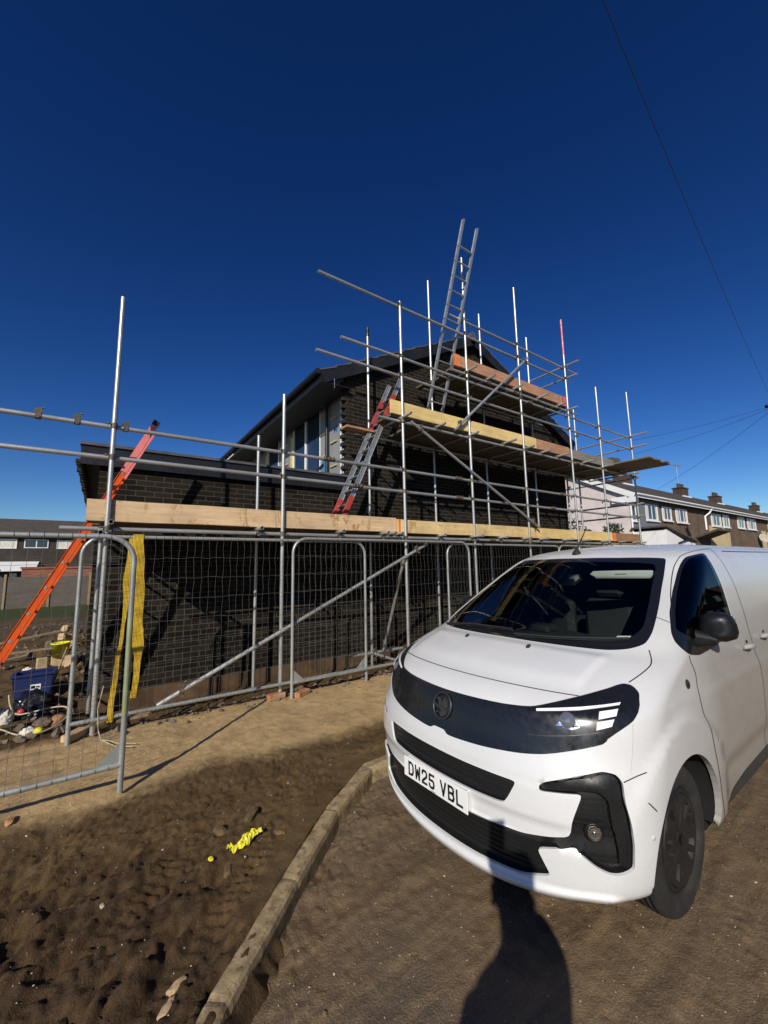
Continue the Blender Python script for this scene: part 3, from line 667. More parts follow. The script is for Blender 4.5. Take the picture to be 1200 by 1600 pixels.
# yellow webbing strap over the fence, two hanging ends
def ribbon(mb, pts, widths, th=.004, wdir=(1, 0, 0)):
    W = Vector(wdir); n = len(pts); vs = []
    for i, (p, w_) in enumerate(zip(pts, widths)):
        p = Vector(p); a = Vector(pts[max(i-1, 0)]); b = Vector(pts[min(i+1, n-1)]); t = (b-a).normalized(); nn = t.cross(W).normalized()
        for s, o in ((-1, -1), (1, -1), (1, 1), (-1, 1)): vs.append(p+W*s*w_/2+nn*o*th/2)
    mb.add(vs, [(i*4+k, (i+1)*4+k, (i+1)*4+(k+1) % 4, i*4+(k+1) % 4) for i in range(n-1) for k in range(4)], False)
    mb.add(vs[:4], [(3, 2, 1, 0)]); mb.add(vs[-4:], [(0, 1, 2, 3)])
def strap():
    rr = random.Random(8); t = thing('lifting_strap', (.3, 4.95, 1.96), 'yellow webbing strap hanging in two lengths over a fence panel', 'strap')
    def strand(ctrl, name):
        pts, ws = [], []
        for (x0, y0, z0, w0), (x1, y1, z1, w1) in zip(ctrl[:-1], ctrl[1:]):
            n = max(2, int(abs(z1-z0)/.02)+1)
            for k in range(n):
                u = k/n; z = z0+(z1-z0)*u; ph = z*22
                pts.append((x0+(x1-x0)*u+.003*sin(ph*.7), y0+(y1-y0)*u+.010*float(fbm(z*6.5+x0*9, x0*5, 3)), z)); ws.append((w0+(w1-w0)*u)*(1+.06*float(fbm(z*5+3, 2, 3))))
        pts.append(ctrl[-1][:3]); ws.append(ctrl[-1][3]); mb = MB(); ribbon(mb, pts, ws); mb.build(name, M['strap'], t)
    strand([(.315, 4.99, 1.975, 0.082), (.305, 4.952, 1.985, 0.097), (.302, 4.935, 1.9, 0.097), (.335, 4.93, 1.45, 0.094), (.335, 4.93, 1.1, 0.094), (.352, 4.935, .84, 0.102), (.36, 4.935, .73, 0.061), (.352, 4.935, .55, 0.051), (.337, 4.94, .335, 0.051)], 'strap_end')
    strand([(.27, 4.995, 1.975, .08), (.262, 4.955, 1.93, .08), (.225, 4.945, 1.5, .07), (.222, 4.945, 1.15, .035), (.205, 4.945, .95, .03), (.165, 4.95, .45, .045), (.15, 4.95, .14, .05)], 'strap_loop')
    mb = MB(); mb.path([(.085, 4.93, .50), (.05, 4.90, .30), (.065, 4.84, .12), (.09, 4.78, .05), (.20, 4.60, .03), (.33, 4.50, .025)], .0045, 6); mb.path([(.08, 4.82, .045), (.15, 4.72, .05), (.22, 4.66, .03), (.36, 4.56, .025)], .0045, 6); mb.build('rope', M['hose'], t)
strap()
# ------------------------------------------------------------------ the brick house under construction
YG = 6.40; HX0, HX1 = 3.66, 11.05; EZ = 5.13; RX = 7.19; RZ = 7.19; YB = 13.7
house = thing('brick_house', (7.3, 8, 0), 'dark brick gabled house under construction with flat roofed side extension', 'house')
mb = MB()
def gz(x): return EZ-.05+(RZ-EZ-.05)*(1-abs(x-RX)/4.12)
poly = [(-.10, -.45), (HX1, -.45), (HX1, gz(HX1)), (RX, gz(RX)), (HX0, gz(HX0)), (HX0, 3.22), (HX0, 3.02), (-.10, 3.02)]
mb.prism(poly, lambda x, z, d: (x, YG+d, z), 0, .10)
mb.build('gable_wall', M['brick'], house, recalc=True)
# stepped brick ends where the side skin is still missing
mb = MB(); rr = random.Random(2)
for k in range(25):
    z = 3.26+k*.075; e = (.0 if k % 2 else .075)+rr.uniform(0, .012)
    mb.bbox(HX0-e-.002, HX0+.02, YG+.002, YG+.102, z, z+.064, .003); 
    if k % 2 == 0: mb.bbox(HX0+.0, HX0+.102, YG+.10, YG+.18+rr.uniform(0, .02), z, z+.064, .003)
mb.build('stepped_brick_edge', M['brick_plain'], house)
SX = 3.76                                              # inner leaf with membrane
mb = MB(); mb.box(SX, HX1-.05, YG+.11, YB, 2.9, EZ+.02); mb.build('membrane_wall', M['membrane'], house)
mb = MB(); mb.box(-.02, HX1-.1, YG+.11, YB, -.4, 2.89); mb.build('inner_wall', M['soffit'], house)
mb = MB(); mb.box(HX1-.045, HX1, YG+.102, YB, -.4, EZ); mb.build('side_wall', M['brick_side'], house)
# pale taped seam and torn flap of the membrane by the corner
mb = MB(); mb.box(SX-.006, SX-.001, 6.78, 6.82, 3.3, 5.0); mb.build('membrane_tape', M['upvc'], house)
mb = MB(); vs = []
for i in range(13):
    z = 3.30+i*.055; vs += [(SX-.010-.018*abs(sin(i*1.1)), 6.56+.02*sin(i*1.7), z), (SX-.006-.012*abs(cos(i*.9)), 6.75-.09*i/12+.015*sin(i*2.3), z)]
mb.add(vs, [(i*2, i*2+1, i*2+3, i*2+2) for i in range(12)]); mb.build('membrane_flap', M['paper'], house)
def text_mesh(txt, size):
    cu = bpy.data.curves.new('lettering', 'FONT'); cu.body = txt; cu.size = size; cu.extrude = .0; cu.offset = size*.012; cu.align_x = 'CENTER'
    ob = bpy.data.objects.new('tmp', cu); COL.objects.link(ob); dg = bpy.context.evaluated_depsgraph_get()
    me = bpy.data.meshes.new_from_object(ob.evaluated_get(dg)); bpy.data.objects.remove(ob); return me
mb = MB(); me = text_mesh('M', .21)
for oy, oz in ((6.66, 4.33), (7.02, 4.33)):
    mb.add([(SX-.0065, oy-v.co.x, oz+v.co.y) for v in me.vertices], [list(p.vertices) for p in me.polygons])
mb.build('printed_letters', M['letter_blue'], house)
mb = MB(); mb.box(SX-.0055, SX-.001, 7.38, 7.62, 3.55, 3.98); mb.box(SX-.0055, SX-.001, 7.35, 7.5, 4.02, 4.12); mb.build('blue_print_panel', M['letter_blue'], house)
# wall ties / battens
mb = MB()
for y0, y1, zz in ((6.95, 7.22, (3.62, 4.12, 4.62)), (7.36, 7.70, (3.92, 4.42, 4.85)), (9.55, 10.05, (3.7, 4.2, 4.7))):
    for z in zz: mb.box(SX-.03, SX-.008, y0, y1, z, z+.035)
mb.build('battens', M['batten'], house)
# windows in the side wall
def house_window(y0, y1, z0, z1, mull):
    f = MB(); x0, x1 = SX-.05, SX+.02; t = .042
    f.bbox(x0+.03, x1, y0, y0+.014, z0, z1); f.bbox(x0, x1, y1-t, y1, z0, z1); f.bbox(x0+.001, x1, y0+t, y1-t, z0, z0+t); f.bbox(x0+.001, x1, y0+t, y1-t, z1-t, z1)
    for m in mull: f.bbox(x0-.006, x1, m-t/2, m+t/2, z0+t, z1-t)
    w_ = f.build('window', M['upvc'], house)
    g = MB(); g.box(SX-.022, SX-.012, y0+t*.8, y1-t*.8, z0+t*.8, z1-t*.8); g.build('pane', M['glass_house'], w_)
    s = MB(); s.box(SX-.06, SX-.004, y1+.01, y1+.11, z0-.05, z1-.25); s.build('cavity_closer', M['insul'], w_)
house_window(7.72, 9.17, 3.62, 5.06, (8.42,))
house_window(10.25, 11.05, 4.0, 5.04, ())
mb = MB(); mb.obox((SX-.03, 7.95, 3.64), (.012, 0, 0), (0, .42, -.12), (0, .006, .02)); mb.obox((SX-.04, 8.2, 3.55), (.012, 0, 0), (0, .1, .2), (0, .012, -.006)); mb.build('loose_strip', M['black'], house)
mb = MB(); mb.tube((SX-.075, 7.27, 3.26), (SX-.075, 7.27, 4.98), .034, 12); mb.tube((SX-.075, 7.27, 4.95), (3.2, 7.27, 5.10), .034, 12); mb.build('downpipe', M['black'], house)
# roof: two stepped slopes of tiles
def slope(sgn):
    mb = MB(); n = 13; EX = RX-sgn*(4.15 if sgn > 0 else 4.30); cs = .0
    y0, y1 = 6.24, YB+.2; dx = (RX-EX)/n; dz = (RZ-EZ)/n
    for k in range(n):
        xa, xb = EX+dx*k, EX+dx*(k+1)+dx*.06; za, zb = EZ+dz*k+.045, EZ+dz*(k+1)+.028
        m = 26; rr = random.Random(k*3+(1 if sgn > 0 else 2)); ys_ = [y0+(y1-y0)*i/m for i in range(m+1)]
        for i in range(m):
            j = rr.uniform(-.006, .008); a, b_ = ys_[i], ys_[i+1]-.004
            vs = [(xa, a, za+j), (xa, b_, za+j), (xb, b_, zb+j), (xb, a, zb+j), (xa, a, za-.022+j), (xa, b_, za-.022+j), (xb, b_, zb-.022+j), (xb, a, zb-.022+j)]
            fs = [(0, 1, 2, 3), (7, 6, 5, 4), (0, 4, 5, 1), (1, 5, 6, 2), (2, 6, 7, 3), (3, 7, 4, 0)]
            mb.add(vs, fs)
    return mb.build('roof', M['tile'], house, recalc=True)
rl = slope(1); slope(-1)
mb = MB()
for i in range(26): mb.tube((RX, 6.245+i*.29, RZ+.005), (RX, 6.245+i*.29+.30, RZ-.002), .10, 12)
mb.build('ridge_tiles', M['tile'], rl)
for s in (1, -1):                                       # barge boards, under-roof and eaves
    EX = RX-s*(4.15 if s > 0 else 4.30); d = Vector((RX-EX, 0, RZ-EZ)); L = d.length; d.normalize(); nn = Vector((-d.z, 0, d.x)) if s > 0 else Vector((d.z, 0, -d.x))
    if nn.z < 0: nn = -nn
    c = Vector((EX, 0, EZ)).lerp(Vector((RX, 0, RZ)), .5)
    mb = MB(); mb.obox(c+Vector((0, 6.262, 0))-nn*.105, d*L/2, (0, .012, 0), nn*.11); mb.build('barge_board', M['black'], house)
    mb = MB(); mb.obox(c+Vector((0, 6.335, 0))-nn*.205, d*(L/2-.05), (0, .058, 0), nn*.009); mb.build('verge_soffit', M['soffit'], house)
    mb = MB(); mb.obox(c+Vector((0, (6.28+YB)/2, 0))-nn*.03, d*(L/2-.02), (0, (YB-6.28)/2, 0), nn*.02); mb.build('roof_underside', M['soffit'], house)
    ex = EX+s*.02
    mb = MB(); mb.box(min(ex, ex+s*.022), max(ex, ex+s*.022), 6.28, YB+.1, EZ-.185, EZ+.02); mb.build('fascia', M['black'], house)
    mb = MB(); a, b_ = sorted((EX+s*.05, EX+s*.66)); mb.box(a, b_, 6.28, YB, EZ-.17, EZ-.155); mb.build('eaves_soffit', M['soffit'], house)
    mb = MB(); mb.path([(EX-s*.035, y, EZ+.0) for y in np.linspace(6.26, YB+.1, 14)], .055, 10); mb.build('gutter', M['black'], house)
mb = MB()
for x, z in ((3.32, 5.03), (7.38, 7.0)): mb.box(x, x+.012, 6.247, 6.2495, z-.16, z+.03)
mb.build('bright_joint_strip', M['alu'], house)
# extension: fascia, flat roof, ragged left eave
mb = MB(); mb.box(-.30, HX0-.08, 6.325, 6.349, 2.985, 3.235); mb.build('fascia', M['black'], house)
mb = MB(); mb.box(-.32, HX0+.06, 6.30, YB, 3.237, 3.275); mb.build('flat_roof', M['tile'], house)
mb = MB(); mb.box(-.28, HX0-.1, 6.351, 6.398, 3.0, 3.012); mb.build('eaves_soffit', M['soffit'], house)
mb = MB(); mb.box(-.31, -.285, 6.352, 13.2, 2.99, 3.235)
for k in range(46): mb.bbox(-.345-rr.uniform(0, .02), -.29, 6.40+k*.15, 6.40+k*.15+.07, 3.0+rr.uniform(-.03, .02), 3.06, .003)
mb.build('ragged_eave', M['brick_plain'], house)
mb = MB(); mb.box(-.10, -.022, YG+.102, 13.0, -.45, 3.0); mb.build('side_wall', M['brick_side'], house)
mb = MB()
for x in (1.38, 1.47): mb.tube((x, 7.05, 3.27), (x, 7.05, 3.40), .028, 10)
mb.build('roof_vent', M['upvc'], house)
mb = MB()
for k in range(5): mb.obox((3.4, 11.6+k*.32, 5.02), (.28, .02, 0), (0, .022, 0), (0, 0, .04))
mb.build('rafter_ends', M['batten'], house)
mb = MB(); mb.box(3.05, 3.07, 12.2, 13.8, 4.99, 5.03); mb.build('pale_fascia_strip', M['upvc'], house)
# concrete footing strip at the base, earthy
mb = MB(); mb.box(-.14, 11.1, YG-.035, YG-.002, -.45, .06); mb.build('footing', plain('orange_earthy_footing', (.085, .048, .022), .9, 0, .5, 4, .5, 30), house)

# ------------------------------------------------------------------ terrace of houses to the right
M['render_pink'] = plain('pinkish_render', (.66, .58, .545), .9, 0, .10, 1.2, .3, 25, dirt=(.55, .48, .44))
M['brick_brown'] = brick('brown_brick', (.115, .078, .052), (.17, .115, .078), (.20, .165, .125), dark=.3)
M['clad_grey'] = plain('blue_grey_cladding', (.16, .185, .205), .7, 0, .1, 2, .2, 20)
M['brick_cream'] = brick('cream_brick', (.55, .44, .22), (.62, .50, .27), (.50, .42, .28), dark=.12)
M['roof_brown'] = plain('brown_grey_roof_tile', (.072, .058, .046), .85, 0, .3, 3, .5, 9)
M['chimney'] = brick('chimney_brick', (.06, .038, .028), (.09, .058, .04), (.13, .11, .09))
M['white_paint'] = plain('white_painted_board', (.80, .80, .78), .5, 0, .06, 3, .05, 30)
TY, TZE, TZR, TD = 9.9, 5.14, 7.35, 8.0
TG = -.35
def terrace(x0, x1, wall, upper, label, wins, chim=None, door=None, gable=False, low=None, tilt=0.0):
    t = thing('terraced_house', ((x0+x1)/2, TY+4, TG), label, 'house', 'terraced houses on the right')
    yo = TY
    mb = MB(); mb.box(x0, x1-.0, yo, yo+TD, TG, TZE); mb.build('wall', M[wall], t)
    if upper:
        for (a, b, z0, z1, m) in upper:
            q = MB(); q.box(a, b, yo-.03, yo-.001, z0, z1); q.build('front_panel', M[m], t)
    mb = MB()
    for s in (0, 1):
        ya, yb = (yo-.35, yo+TD/2) if s == 0 else (yo+TD+.35, yo+TD/2)
        n = 14
        for k in range(n):
            u0, u1 = k/n, (k+1)/n+.01; a = ya+(yb-ya)*u0; b_ = ya+(yb-ya)*u1; za = TZE-.05+(TZR-TZE+.05)*u0; zb = TZE-.05+(TZR-TZE+.05)*u1
            xa = x0-(.22 if gable else 0)
            mb.add([(xa, a, za+.05), (x1, a, za+.05), (x1, b_, zb+.03), (xa, b_, zb+.03), (xa, a, za-.02), (x1, a, za-.02), (x1, b_, zb-.03), (xa, b_, zb-.03)], [(0, 1, 2, 3), (7, 6, 5, 4), (0, 4, 5, 1), (1, 5, 6, 2), (2, 6, 7, 3), (3, 7, 4, 0)])
    rf = mb.build('roof', M['roof_brown'], t, recalc=True)
    mb = MB(); mb.prism([(yo, TZE), (yo+TD, TZE), (yo+TD/2, TZR-.06)], lambda y, z, d: (d, y, z), x0+.001, x1-.001); mb.build('gable', M[wall if not gable else 'render_pink'], t, recalc=True)
    if gable:
        mb = MB(); mb.box(x0-.04, x0-.002, yo+.0, yo+TD, TG, TZE); mb.prism([(yo, TZE), (yo+TD, TZE), (yo+TD/2, TZR-.08)], lambda y, z, d: (d, y, z), x0-.04, x0-.002); mb.build('rendered_gable', M['render_pink'], t, recalc=True)
        for ya, yb in ((yo-.38, yo+TD/2), (yo+TD+.38, yo+TD/2)):
            a = Vector((0, ya, TZE-.02)); b_ = Vector((0, yb, TZR+.04)); d = (b_-a).normalized(); nn = Vector((0, -d.z, d.y)); nn = nn if nn.z > 0 else -nn
            q = MB(); q.obox((x0-.24, (ya+yb)/2, (a.z+b_.z)/2-.10), d*((b_-a).length/2), (.02, 0, 0), nn*.15); q.build('white_barge_board', M['white_paint'], t)
        q = MB(); q.box(x0-.26, x0+.0, yo-.45, yo-.0, TZE-.45, TZE-.18); q.box(x0-.255, x0-.23, yo-.0, yo+.8, TZE-.42, TZE-.1); q.build('eaves_return', M['white_paint'], t)
        q = MB(); q.tube((x0-.03, yo-.06, TG), (x0-.03, yo-.06, TZE-.5), .05, 8); q.build('downpipe', M['white_paint'], t)
    mb = MB(); mb.box(x0, x1-.01, yo-.37, yo-.335, TZE-.17, TZE+.02); mb.build('fascia', M['white_paint'], t)
    mb = MB(); mb.tube((x0, yo-.42, TZE+.0), (x1, yo-.42, TZE+.0), .06, 8); mb.build('gutter', M['white_paint'], t)
    for (a, b, z0, z1, k) in wins:
        f = MB(); th = .07
        f.box(a, a+th, yo-.05, yo+.02, z0, z1); f.box(b-th, b, yo-.05, yo+.02, z0, z1); f.box(a+th, b-th, yo-.05, yo+.02, z0, z0+th); f.box(a+th, b-th, yo-.05, yo+.02, z1-th, z1)
        for i in range(1, k): x = a+(b-a)*i/k; f.box(x-.035, x+.035, yo-.052, yo+.02, z0+th, z1-th)
        w_ = f.build('window', M['upvc'], t); q = MB(); q.box(a-.05, b+.05, yo-.12, yo-.051, z0-.08, z0-.004); q.build('sill', M['white_paint'], w_)
        q = MB(); q.box(a+th*.8, b-th*.8, yo-.032, yo-.031+.01, z0+th*.8, z1-th*.8); q.build('pane', M['glass_house'], w_)
        q = MB(); q.box(a+th, a+(b-a)*.24, yo-.033, yo-.0325, z0+th, z1-th); q.build('curtain', M['paper'], w_); q = MB(); q.box(b-(b-a)*.2, b-th, yo-.033, yo-.0325, z0+th, z1-th); q.build('curtain', M['paper'], w_)
    if door: 
        for (a, b, z1, m) in door: q = MB(); q.bbox(a, b, yo-.06, yo-.002, TG, z1, .01); q.build('door', M[m], t)
    for cx in chim or ():
        q = MB(); q.box(cx-.75, cx+.75, yo+TD/2-.35, yo+TD/2+.35, TZR-.4, TZR+.60); q.box(cx-.82, cx+.82, yo+TD/2-.41, yo+TD/2+.41, TZR+.60, TZR+.70)
        c = q.build('chimney', M['chimney'], rf)
        for dx in (-.4, .15, .5): q = MB(); q.lathe((cx+dx, yo+TD/2, TZR+.70), (0, 0, 1), [(.14, 0), (.12, .05), (.11, .32), (.14, .34), (.13, .38), (.09, .38)], 12); q.build('chimney_pot', M['roof_brown'], c)
        q = MB(); q.box(cx-.85, cx+.85, yo+TD/2-.55, yo+TD/2-.351, TZR-.32, TZR-.12); q.build('lead_flashing', M['white_paint'], c)
    return t, rf
t1, r1 = terrace(23.2, 31.6, 'brick_brown', [(23.2, 26.9, 2.2, 3.95, 'clad_grey'), (23.2, 26.9, 3.95, 5.0, 'clad_grey')], 'end terraced house with pinkish rendered gable and blue grey front panel', [(23.25, 23.8, 3.72, 4.72, 1), (25.0, 26.6, 3.85, 4.78, 2), (27.3, 28.6, 3.95, 4.78, 2), (29.3, 31.1, 3.92, 4.80, 3)], [32.0-.2], [(27.0, 27.9, 1.9, 'white_paint')], True)
t2, r2 = terrace(31.6, 40.5, 'brick_brown', [(35.0, 39.3, 1.8, 3.95, 'brick_cream')], 'terraced house with cream brick panel below its window and a tan porch roof', [(35.6, 37.6, 3.95, 4.85, 2), (38.1, 39.5, 3.95, 4.9, 2)], None, [(33.0, 34.0, 1.9, 'white_paint')])
q = MB(); q.path([(34.6, TY-.42, TZE), (34.6, TY-.25, TZE-.35), (34.2, TY-.08, TZE-.6), (34.2, TY-.08, 3.6)], .06, 8); q.build('downpipe', M['white_paint'], t2)
q = MB(); q.obox((33.6, TY-.6, 3.25), (1.3, 0, .0), (0, .62, -.22), (0, .02, .06)); q.build('porch_roof', M['roof_brown'], t2)
t3, r3 = terrace(40.5, 49.5, 'brick_brown', [(48.2, 49.5, 1.8, 4.0, 'brick_cream')], 'third terraced house, plain brown brick with a satellite dish', [(41.6, 43.4, 4.0, 4.95, 2), (44.2, 46.6, 4.0, 4.95, 3)], [42.9], [(43.8, 44.7, 1.9, 'white_paint')])
q = MB(); q.lathe((46.9, TY-.32, 3.25), (-.6, -.8, .35), [(.0, 0), (.2, .02), (.34, .07), (.42, .13), (.40, .135), (.2, .05), (0, .03)], 20); q.tube((46.9, TY, 3.0), (46.9, TY-.3, 3.2), .03, 8); q.build('satellite_dish', M['stone_pale'], t3)
t4, r4 = terrace(49.5, 58.5, 'brick_brown', [(50, 54.5, 2.0, 3.9, 'render_pink')], 'fourth terraced house, farther off with a pale panel under its window', [(50.6, 53.0, 4.0, 4.95, 3), (54.6, 57, 4.0, 4.95, 3)], [52.0], [(58, 58.4, 1.9, 'white_paint')])
t5, r5 = terrace(58.5, 76, 'brick_brown', None, 'farthest terraced house at the end of the row', [(60, 62, 4.0, 4.95, 3), (64, 67, 4.0, 4.95, 3)], [66.0], None)
q = MB()                                               # aerial on a chimney
q.tube((42.6, TY+4, TZR+1.0), (42.6, TY+4, TZR+2.9), .025, 6); q.tube((42.1, TY+4, TZR+2.8), (43.4, TY+4, TZR+2.8), .02, 6)
for k in range(6): q.tube((42.2+k*.22, TY+3.75, TZR+2.8), (42.2+k*.22, TY+4.25, TZR+2.8), .012, 4)
q.build('aerial', M['alu'], r3)
# white lean-to porch in front of the first house
po = thing('white_porch', (25.4, 8.6, TG), 'white lean-to porch in front of the pink gabled house', 'porch')
q = MB(); q.prism([(23.2, TG), (26.9, TG), (26.9, 2.45), (25.4, 2.6), (23.2, 3.12)], lambda x, z, d: (x, d, z), 8.3, 9.85); q.build('wall', M['white_paint'], po, recalc=True)
q = MB(); q.obox((25.1, 9.05, 2.93), (2.1, 0, -.36), (0, .82, 0), (.01, 0, .04)); q.build('roof', M['roof_brown'], po)
q = MB(); q.path([(24.3, 8.2, 2.45), (26.0, 8.2, 2.72), (26.25, 8.2, 2.5)], .035, 8); q.build('pipe', M['black'], po)

# ------------------------------------------------------------------ houses far left
M['brick_grey'] = brick('grey_brown_brick', (.04, .033, .027), (.06, .05, .04), (.10, .088, .075))
def far_house(x0, x1, label, wins, awn=None):
    t = thing('far_terraced_house', ((x0+x1)/2, 40, -1.2), label, 'house', 'terraced houses far left')
    q = MB(); q.box(x0, x1, 40, 47, -1.2, 4.25); q.build('wall', M['brick_grey'], t)
    q = MB(); q.add([(x0, 39.7, 4.2), (x1, 39.7, 4.2), (x1, 43.5, 5.85), (x0, 43.5, 5.85), (x0, 47.3, 4.2), (x1, 47.3, 4.2)], [(0, 1, 2, 3), (3, 2, 5, 4), (0, 4, 5, 1), (0, 3, 4), (1, 5, 2)]); q.build('roof', M['roof_brown'], t, recalc=True)
    q = MB(); q.tube((x0, 39.65, 4.2), (x1, 39.65, 4.2), .06, 8); q.build('gutter', M['black'], t)
    for a, b, z0, z1 in wins:
        f = MB(); th = .06
        f.box(a, a+th, 39.94, 40.01, z0, z1); f.box(b-th, b, 39.94, 40.01, z0, z1); f.box(a+th, b-th, 39.94, 40.01, z0, z0+th); f.box(a+th, b-th, 39.94, 40.01, z1-th, z1); f.box((a+b)/2-.03, (a+b)/2+.03, 39.94, 40.01, z0+th, z1-th)
        w_ = f.build('window', M['upvc'], t); q = MB(); q.box(a+th*.7, b-th*.7, 39.96, 39.975, z0+th*.7, z1-th*.7); q.build('net_curtain', M['paper'] if (a < -5 or a > -3) else M['glass_house'], w_)
    if awn:
        q = MB(); q.add([(awn[0], 40, 2.35), (awn[1], 40, 2.35), (awn[1], 38.6, 1.9), (awn[0], 38.6, 1.9), (awn[1], 38.6, 1.65), (awn[0], 38.6, 1.65)], [(0, 3, 2, 1), (3, 5, 4, 2)]); q.build('awning', M['white_paint'], t)
        for k in range(3): q = MB(); q.box(awn[0]+.6+k*1.3, awn[0]+1.0+k*1.3, 39.94, 39.99, 1.1, 1.5); q.build('white_pane', M['white_paint'], t)
    return t
far_house(-18, -8.1, 'far left terraced house partly outside the frame', [(-12, -10, 3.25, 4.0), (-9.8, -8.4, 3.25, 4.0)])
far_house(-8.1, -3.0, 'far terraced house with white awning over its ground floor', [(-7.2, -5.25, 3.3, 4.02), (-4.85, -3.45, 3.35, 4.0)], (-7.4, -3.9))
far_house(-3.0, 4.0, 'far terraced house partly hidden by the orange ladder', [(-2.95, -1.75, 3.3, 3.98), (.5, 2, 3.3, 3.98)])
gw = MB()
for i in range(5): gw.box(-9.0+i*1.86, -9.0+i*1.86+1.78, 24.0, 24.06, -.1, 1.35)
M['fence_wood'] = wood('grey_fence_wood', (.15, .125, .10), (.085, .07, .055))
fw_ = thing('wooden_fence', (-3, 24, 0), 'weathered grey wooden fence beyond the strip of grass', 'fence')
for i in range(8):
    q = MB(); x = -9.4+i*1.5
    for k in range(11): q.obox((x+.72, 24.03, .06+k*.125), (.70, 0, 0), (0, .008, 0), (0, -.006, .066))
    q.build('panel', M['fence_wood'], fw_); q = MB(); q.bbox(x-.06, x+.03, 23.98, 24.08, -.1, 1.5, .01); q.build('post', M['timber_old'], fw_)
rw = MB(); rw.box(-3.4, 4.0, 28, 28.3, -.2, 1.75); rw.box(-3.45, 4.0, 27.95, 28.35, 1.75, 1.85)
tag(rw.build('brick_garden_wall', brick('red_brick', (.26, .09, .05), (.34, .12, .07), (.3, .24, .19))), 'red brick garden wall behind the wooden fence', 'wall')
def leaf_cloud(name, label, cat, c, rad, n, size, mats, seed, trunk=None):
    rr = random.Random(seed); t = thing(name, (c[0], c[1], ground0(c)), label, cat)
    mb = MB(); cl = [(rr.gauss(0, .45), rr.gauss(0, .45), rr.gauss(0, .4), rr.uniform(.25, .5)) for _ in range(22)]
    for _ in range(n):
        a = rr.choice(cl); d = Vector((rr.gauss(0, 1), rr.gauss(0, 1), rr.gauss(0, 1))).normalized()*a[3]*rr.uniform(.5, 1)
        p = Vector((c[0]+(a[0]+d.x)*rad[0], c[1]+(a[1]+d.y)*rad[1], c[2]+(a[2]+d.z)*rad[2]))
        if p.z < -.2: continue
        u = Vector((rr.gauss(0, 1), rr.gauss(0, 1), rr.gauss(0, 1))).normalized(); v_ = u.orthogonal().normalized(); s = size*rr.uniform(.6, 1.3)
        mb.add([p-u*s, p+v_*s*.5, p+u*s, p-v_*s*.5], [(0, 1, 2, 3)])
    mb.build('foliage', mats, t)
    if trunk:
        q = MB(); rr2 = random.Random(seed+1)
        for _ in range(7): q.path([(c[0]+rr2.uniform(-.1, .1), c[1], ground0(c)), (c[0]+rr2.gauss(0, .3)*rad[0], c[1]+rr2.gauss(0, .3)*rad[1], c[2])], [.04, .015], 6)
        q.build('stems', M['pole_wood'], t)
    return t
def ground0(c): return -.05
leaf_cloud('garden_shrub', 'dark green shrub against the pink rendered gable', 'shrub', (21.3, 11.8, 1.75), (1.0, 2.0, 1.5), 5200, .11, M['leaf'], 5, True)
leaf_cloud('garden_shrub', 'low dark shrub at the left edge behind the wooden fence', 'shrub', (-7.3, 26.5, 1.2), (1.4, .8, .8), 2500, .09, M['leaf'], 6, True)
fl = MB(); rr = random.Random(31)
for _ in range(900):
    p = Vector((rr.uniform(-9, -4.0), rr.uniform(26.2, 26.9), rr.uniform(1.25, 1.75))); u = Vector((rr.gauss(0, 1), rr.gauss(0, 1), rr.gauss(0, 1))).normalized(); v_ = u.orthogonal().normalized(); s = .05
    fl.add([p-u*s, p+v_*s, p+u*s, p-v_*s], [(0, 1, 2, 3)])
tag(fl.build('pale_blossom', plain('pale_lilac_blossom', (.45, .42, .44), .8, 0, .3, 9, 0)), 'hedge of pale blossom behind the wooden fence', 'hedge')

# ------------------------------------------------------------------ houses across the road behind the camera (mirrored in the van's glass)
def road_house(x0, x1, y, label):
    t = thing('semi_detached_house', ((x0+x1)/2, y, -.13), label, 'house', 'houses across the road behind the camera')
    q = MB(); q.box(x0, x1, y-8, y, -.13, 4.9); q.prism([(x0, 4.9), (x1, 4.9), ((x0+x1)/2, 7.0)], lambda x, z, d: (x, y+d, z), -.02, -8); q.build('wall', M['brick_brown'], t, recalc=True)
    for s in (0, 1):
        xa = x0-.4 if s == 0 else x1+.4; xm = (x0+x1)/2; q = MB(); q.add([(xa, y+.4, 4.72), (xm, y+.4, 7.15), (xm, y-8.4, 7.15), (xa, y-8.4, 4.72), (xa, y+.4, 4.6), (xm, y+.4, 7.03), (xm, y-8.4, 7.03), (xa, y-8.4, 4.6)], [(0, 1, 2, 3), (7, 6, 5, 4), (0, 4, 5, 1), (1, 5, 6, 2), (2, 6, 7, 3), (3, 7, 4, 0)]); q.build('roof', M['roof_brown'], t, recalc=True)
    for k in range(2):
        for z in (.9, 3.3):
            a = x0+1.0+k*(x1-x0-3.6); w_ = MB(); w_.box(a, a+1.6, y+.001, y+.06, z, z+1.2); f = w_.build('window', M['upvc'], t); g = MB(); g.box(a+.08, a+1.52, y+.061, y+.068, z+.08, z+1.12); g.build('pane', M['glass_house'], f)
    q = MB(); q.bbox((x0+x1)/2-.45, (x0+x1)/2+.45, y+.001, y+.08, -.13, 1.95, .01); q.build('door', M['white_paint'], t)
road_house(-9, -1.5, -13, 'brown brick house across the road, left of the pair behind the camera')
road_house(1.5, 9.5, -12.5, 'brown brick house across the road directly opposite the building site')
road_house(12.5, 21, -13, 'brown brick house across the road, mirrored in the van side window')
for k in range(5): road_house(24+k*11, 32.5+k*11, -11-k*.4, ['first house along the far side of the road, mirrored in the van window', 'second house along the far side of the road, behind the camera', 'third house along the far side of the road, behind the camera', 'fourth house along the far side of the road, farther off', 'last house along the far side of the road'][k])
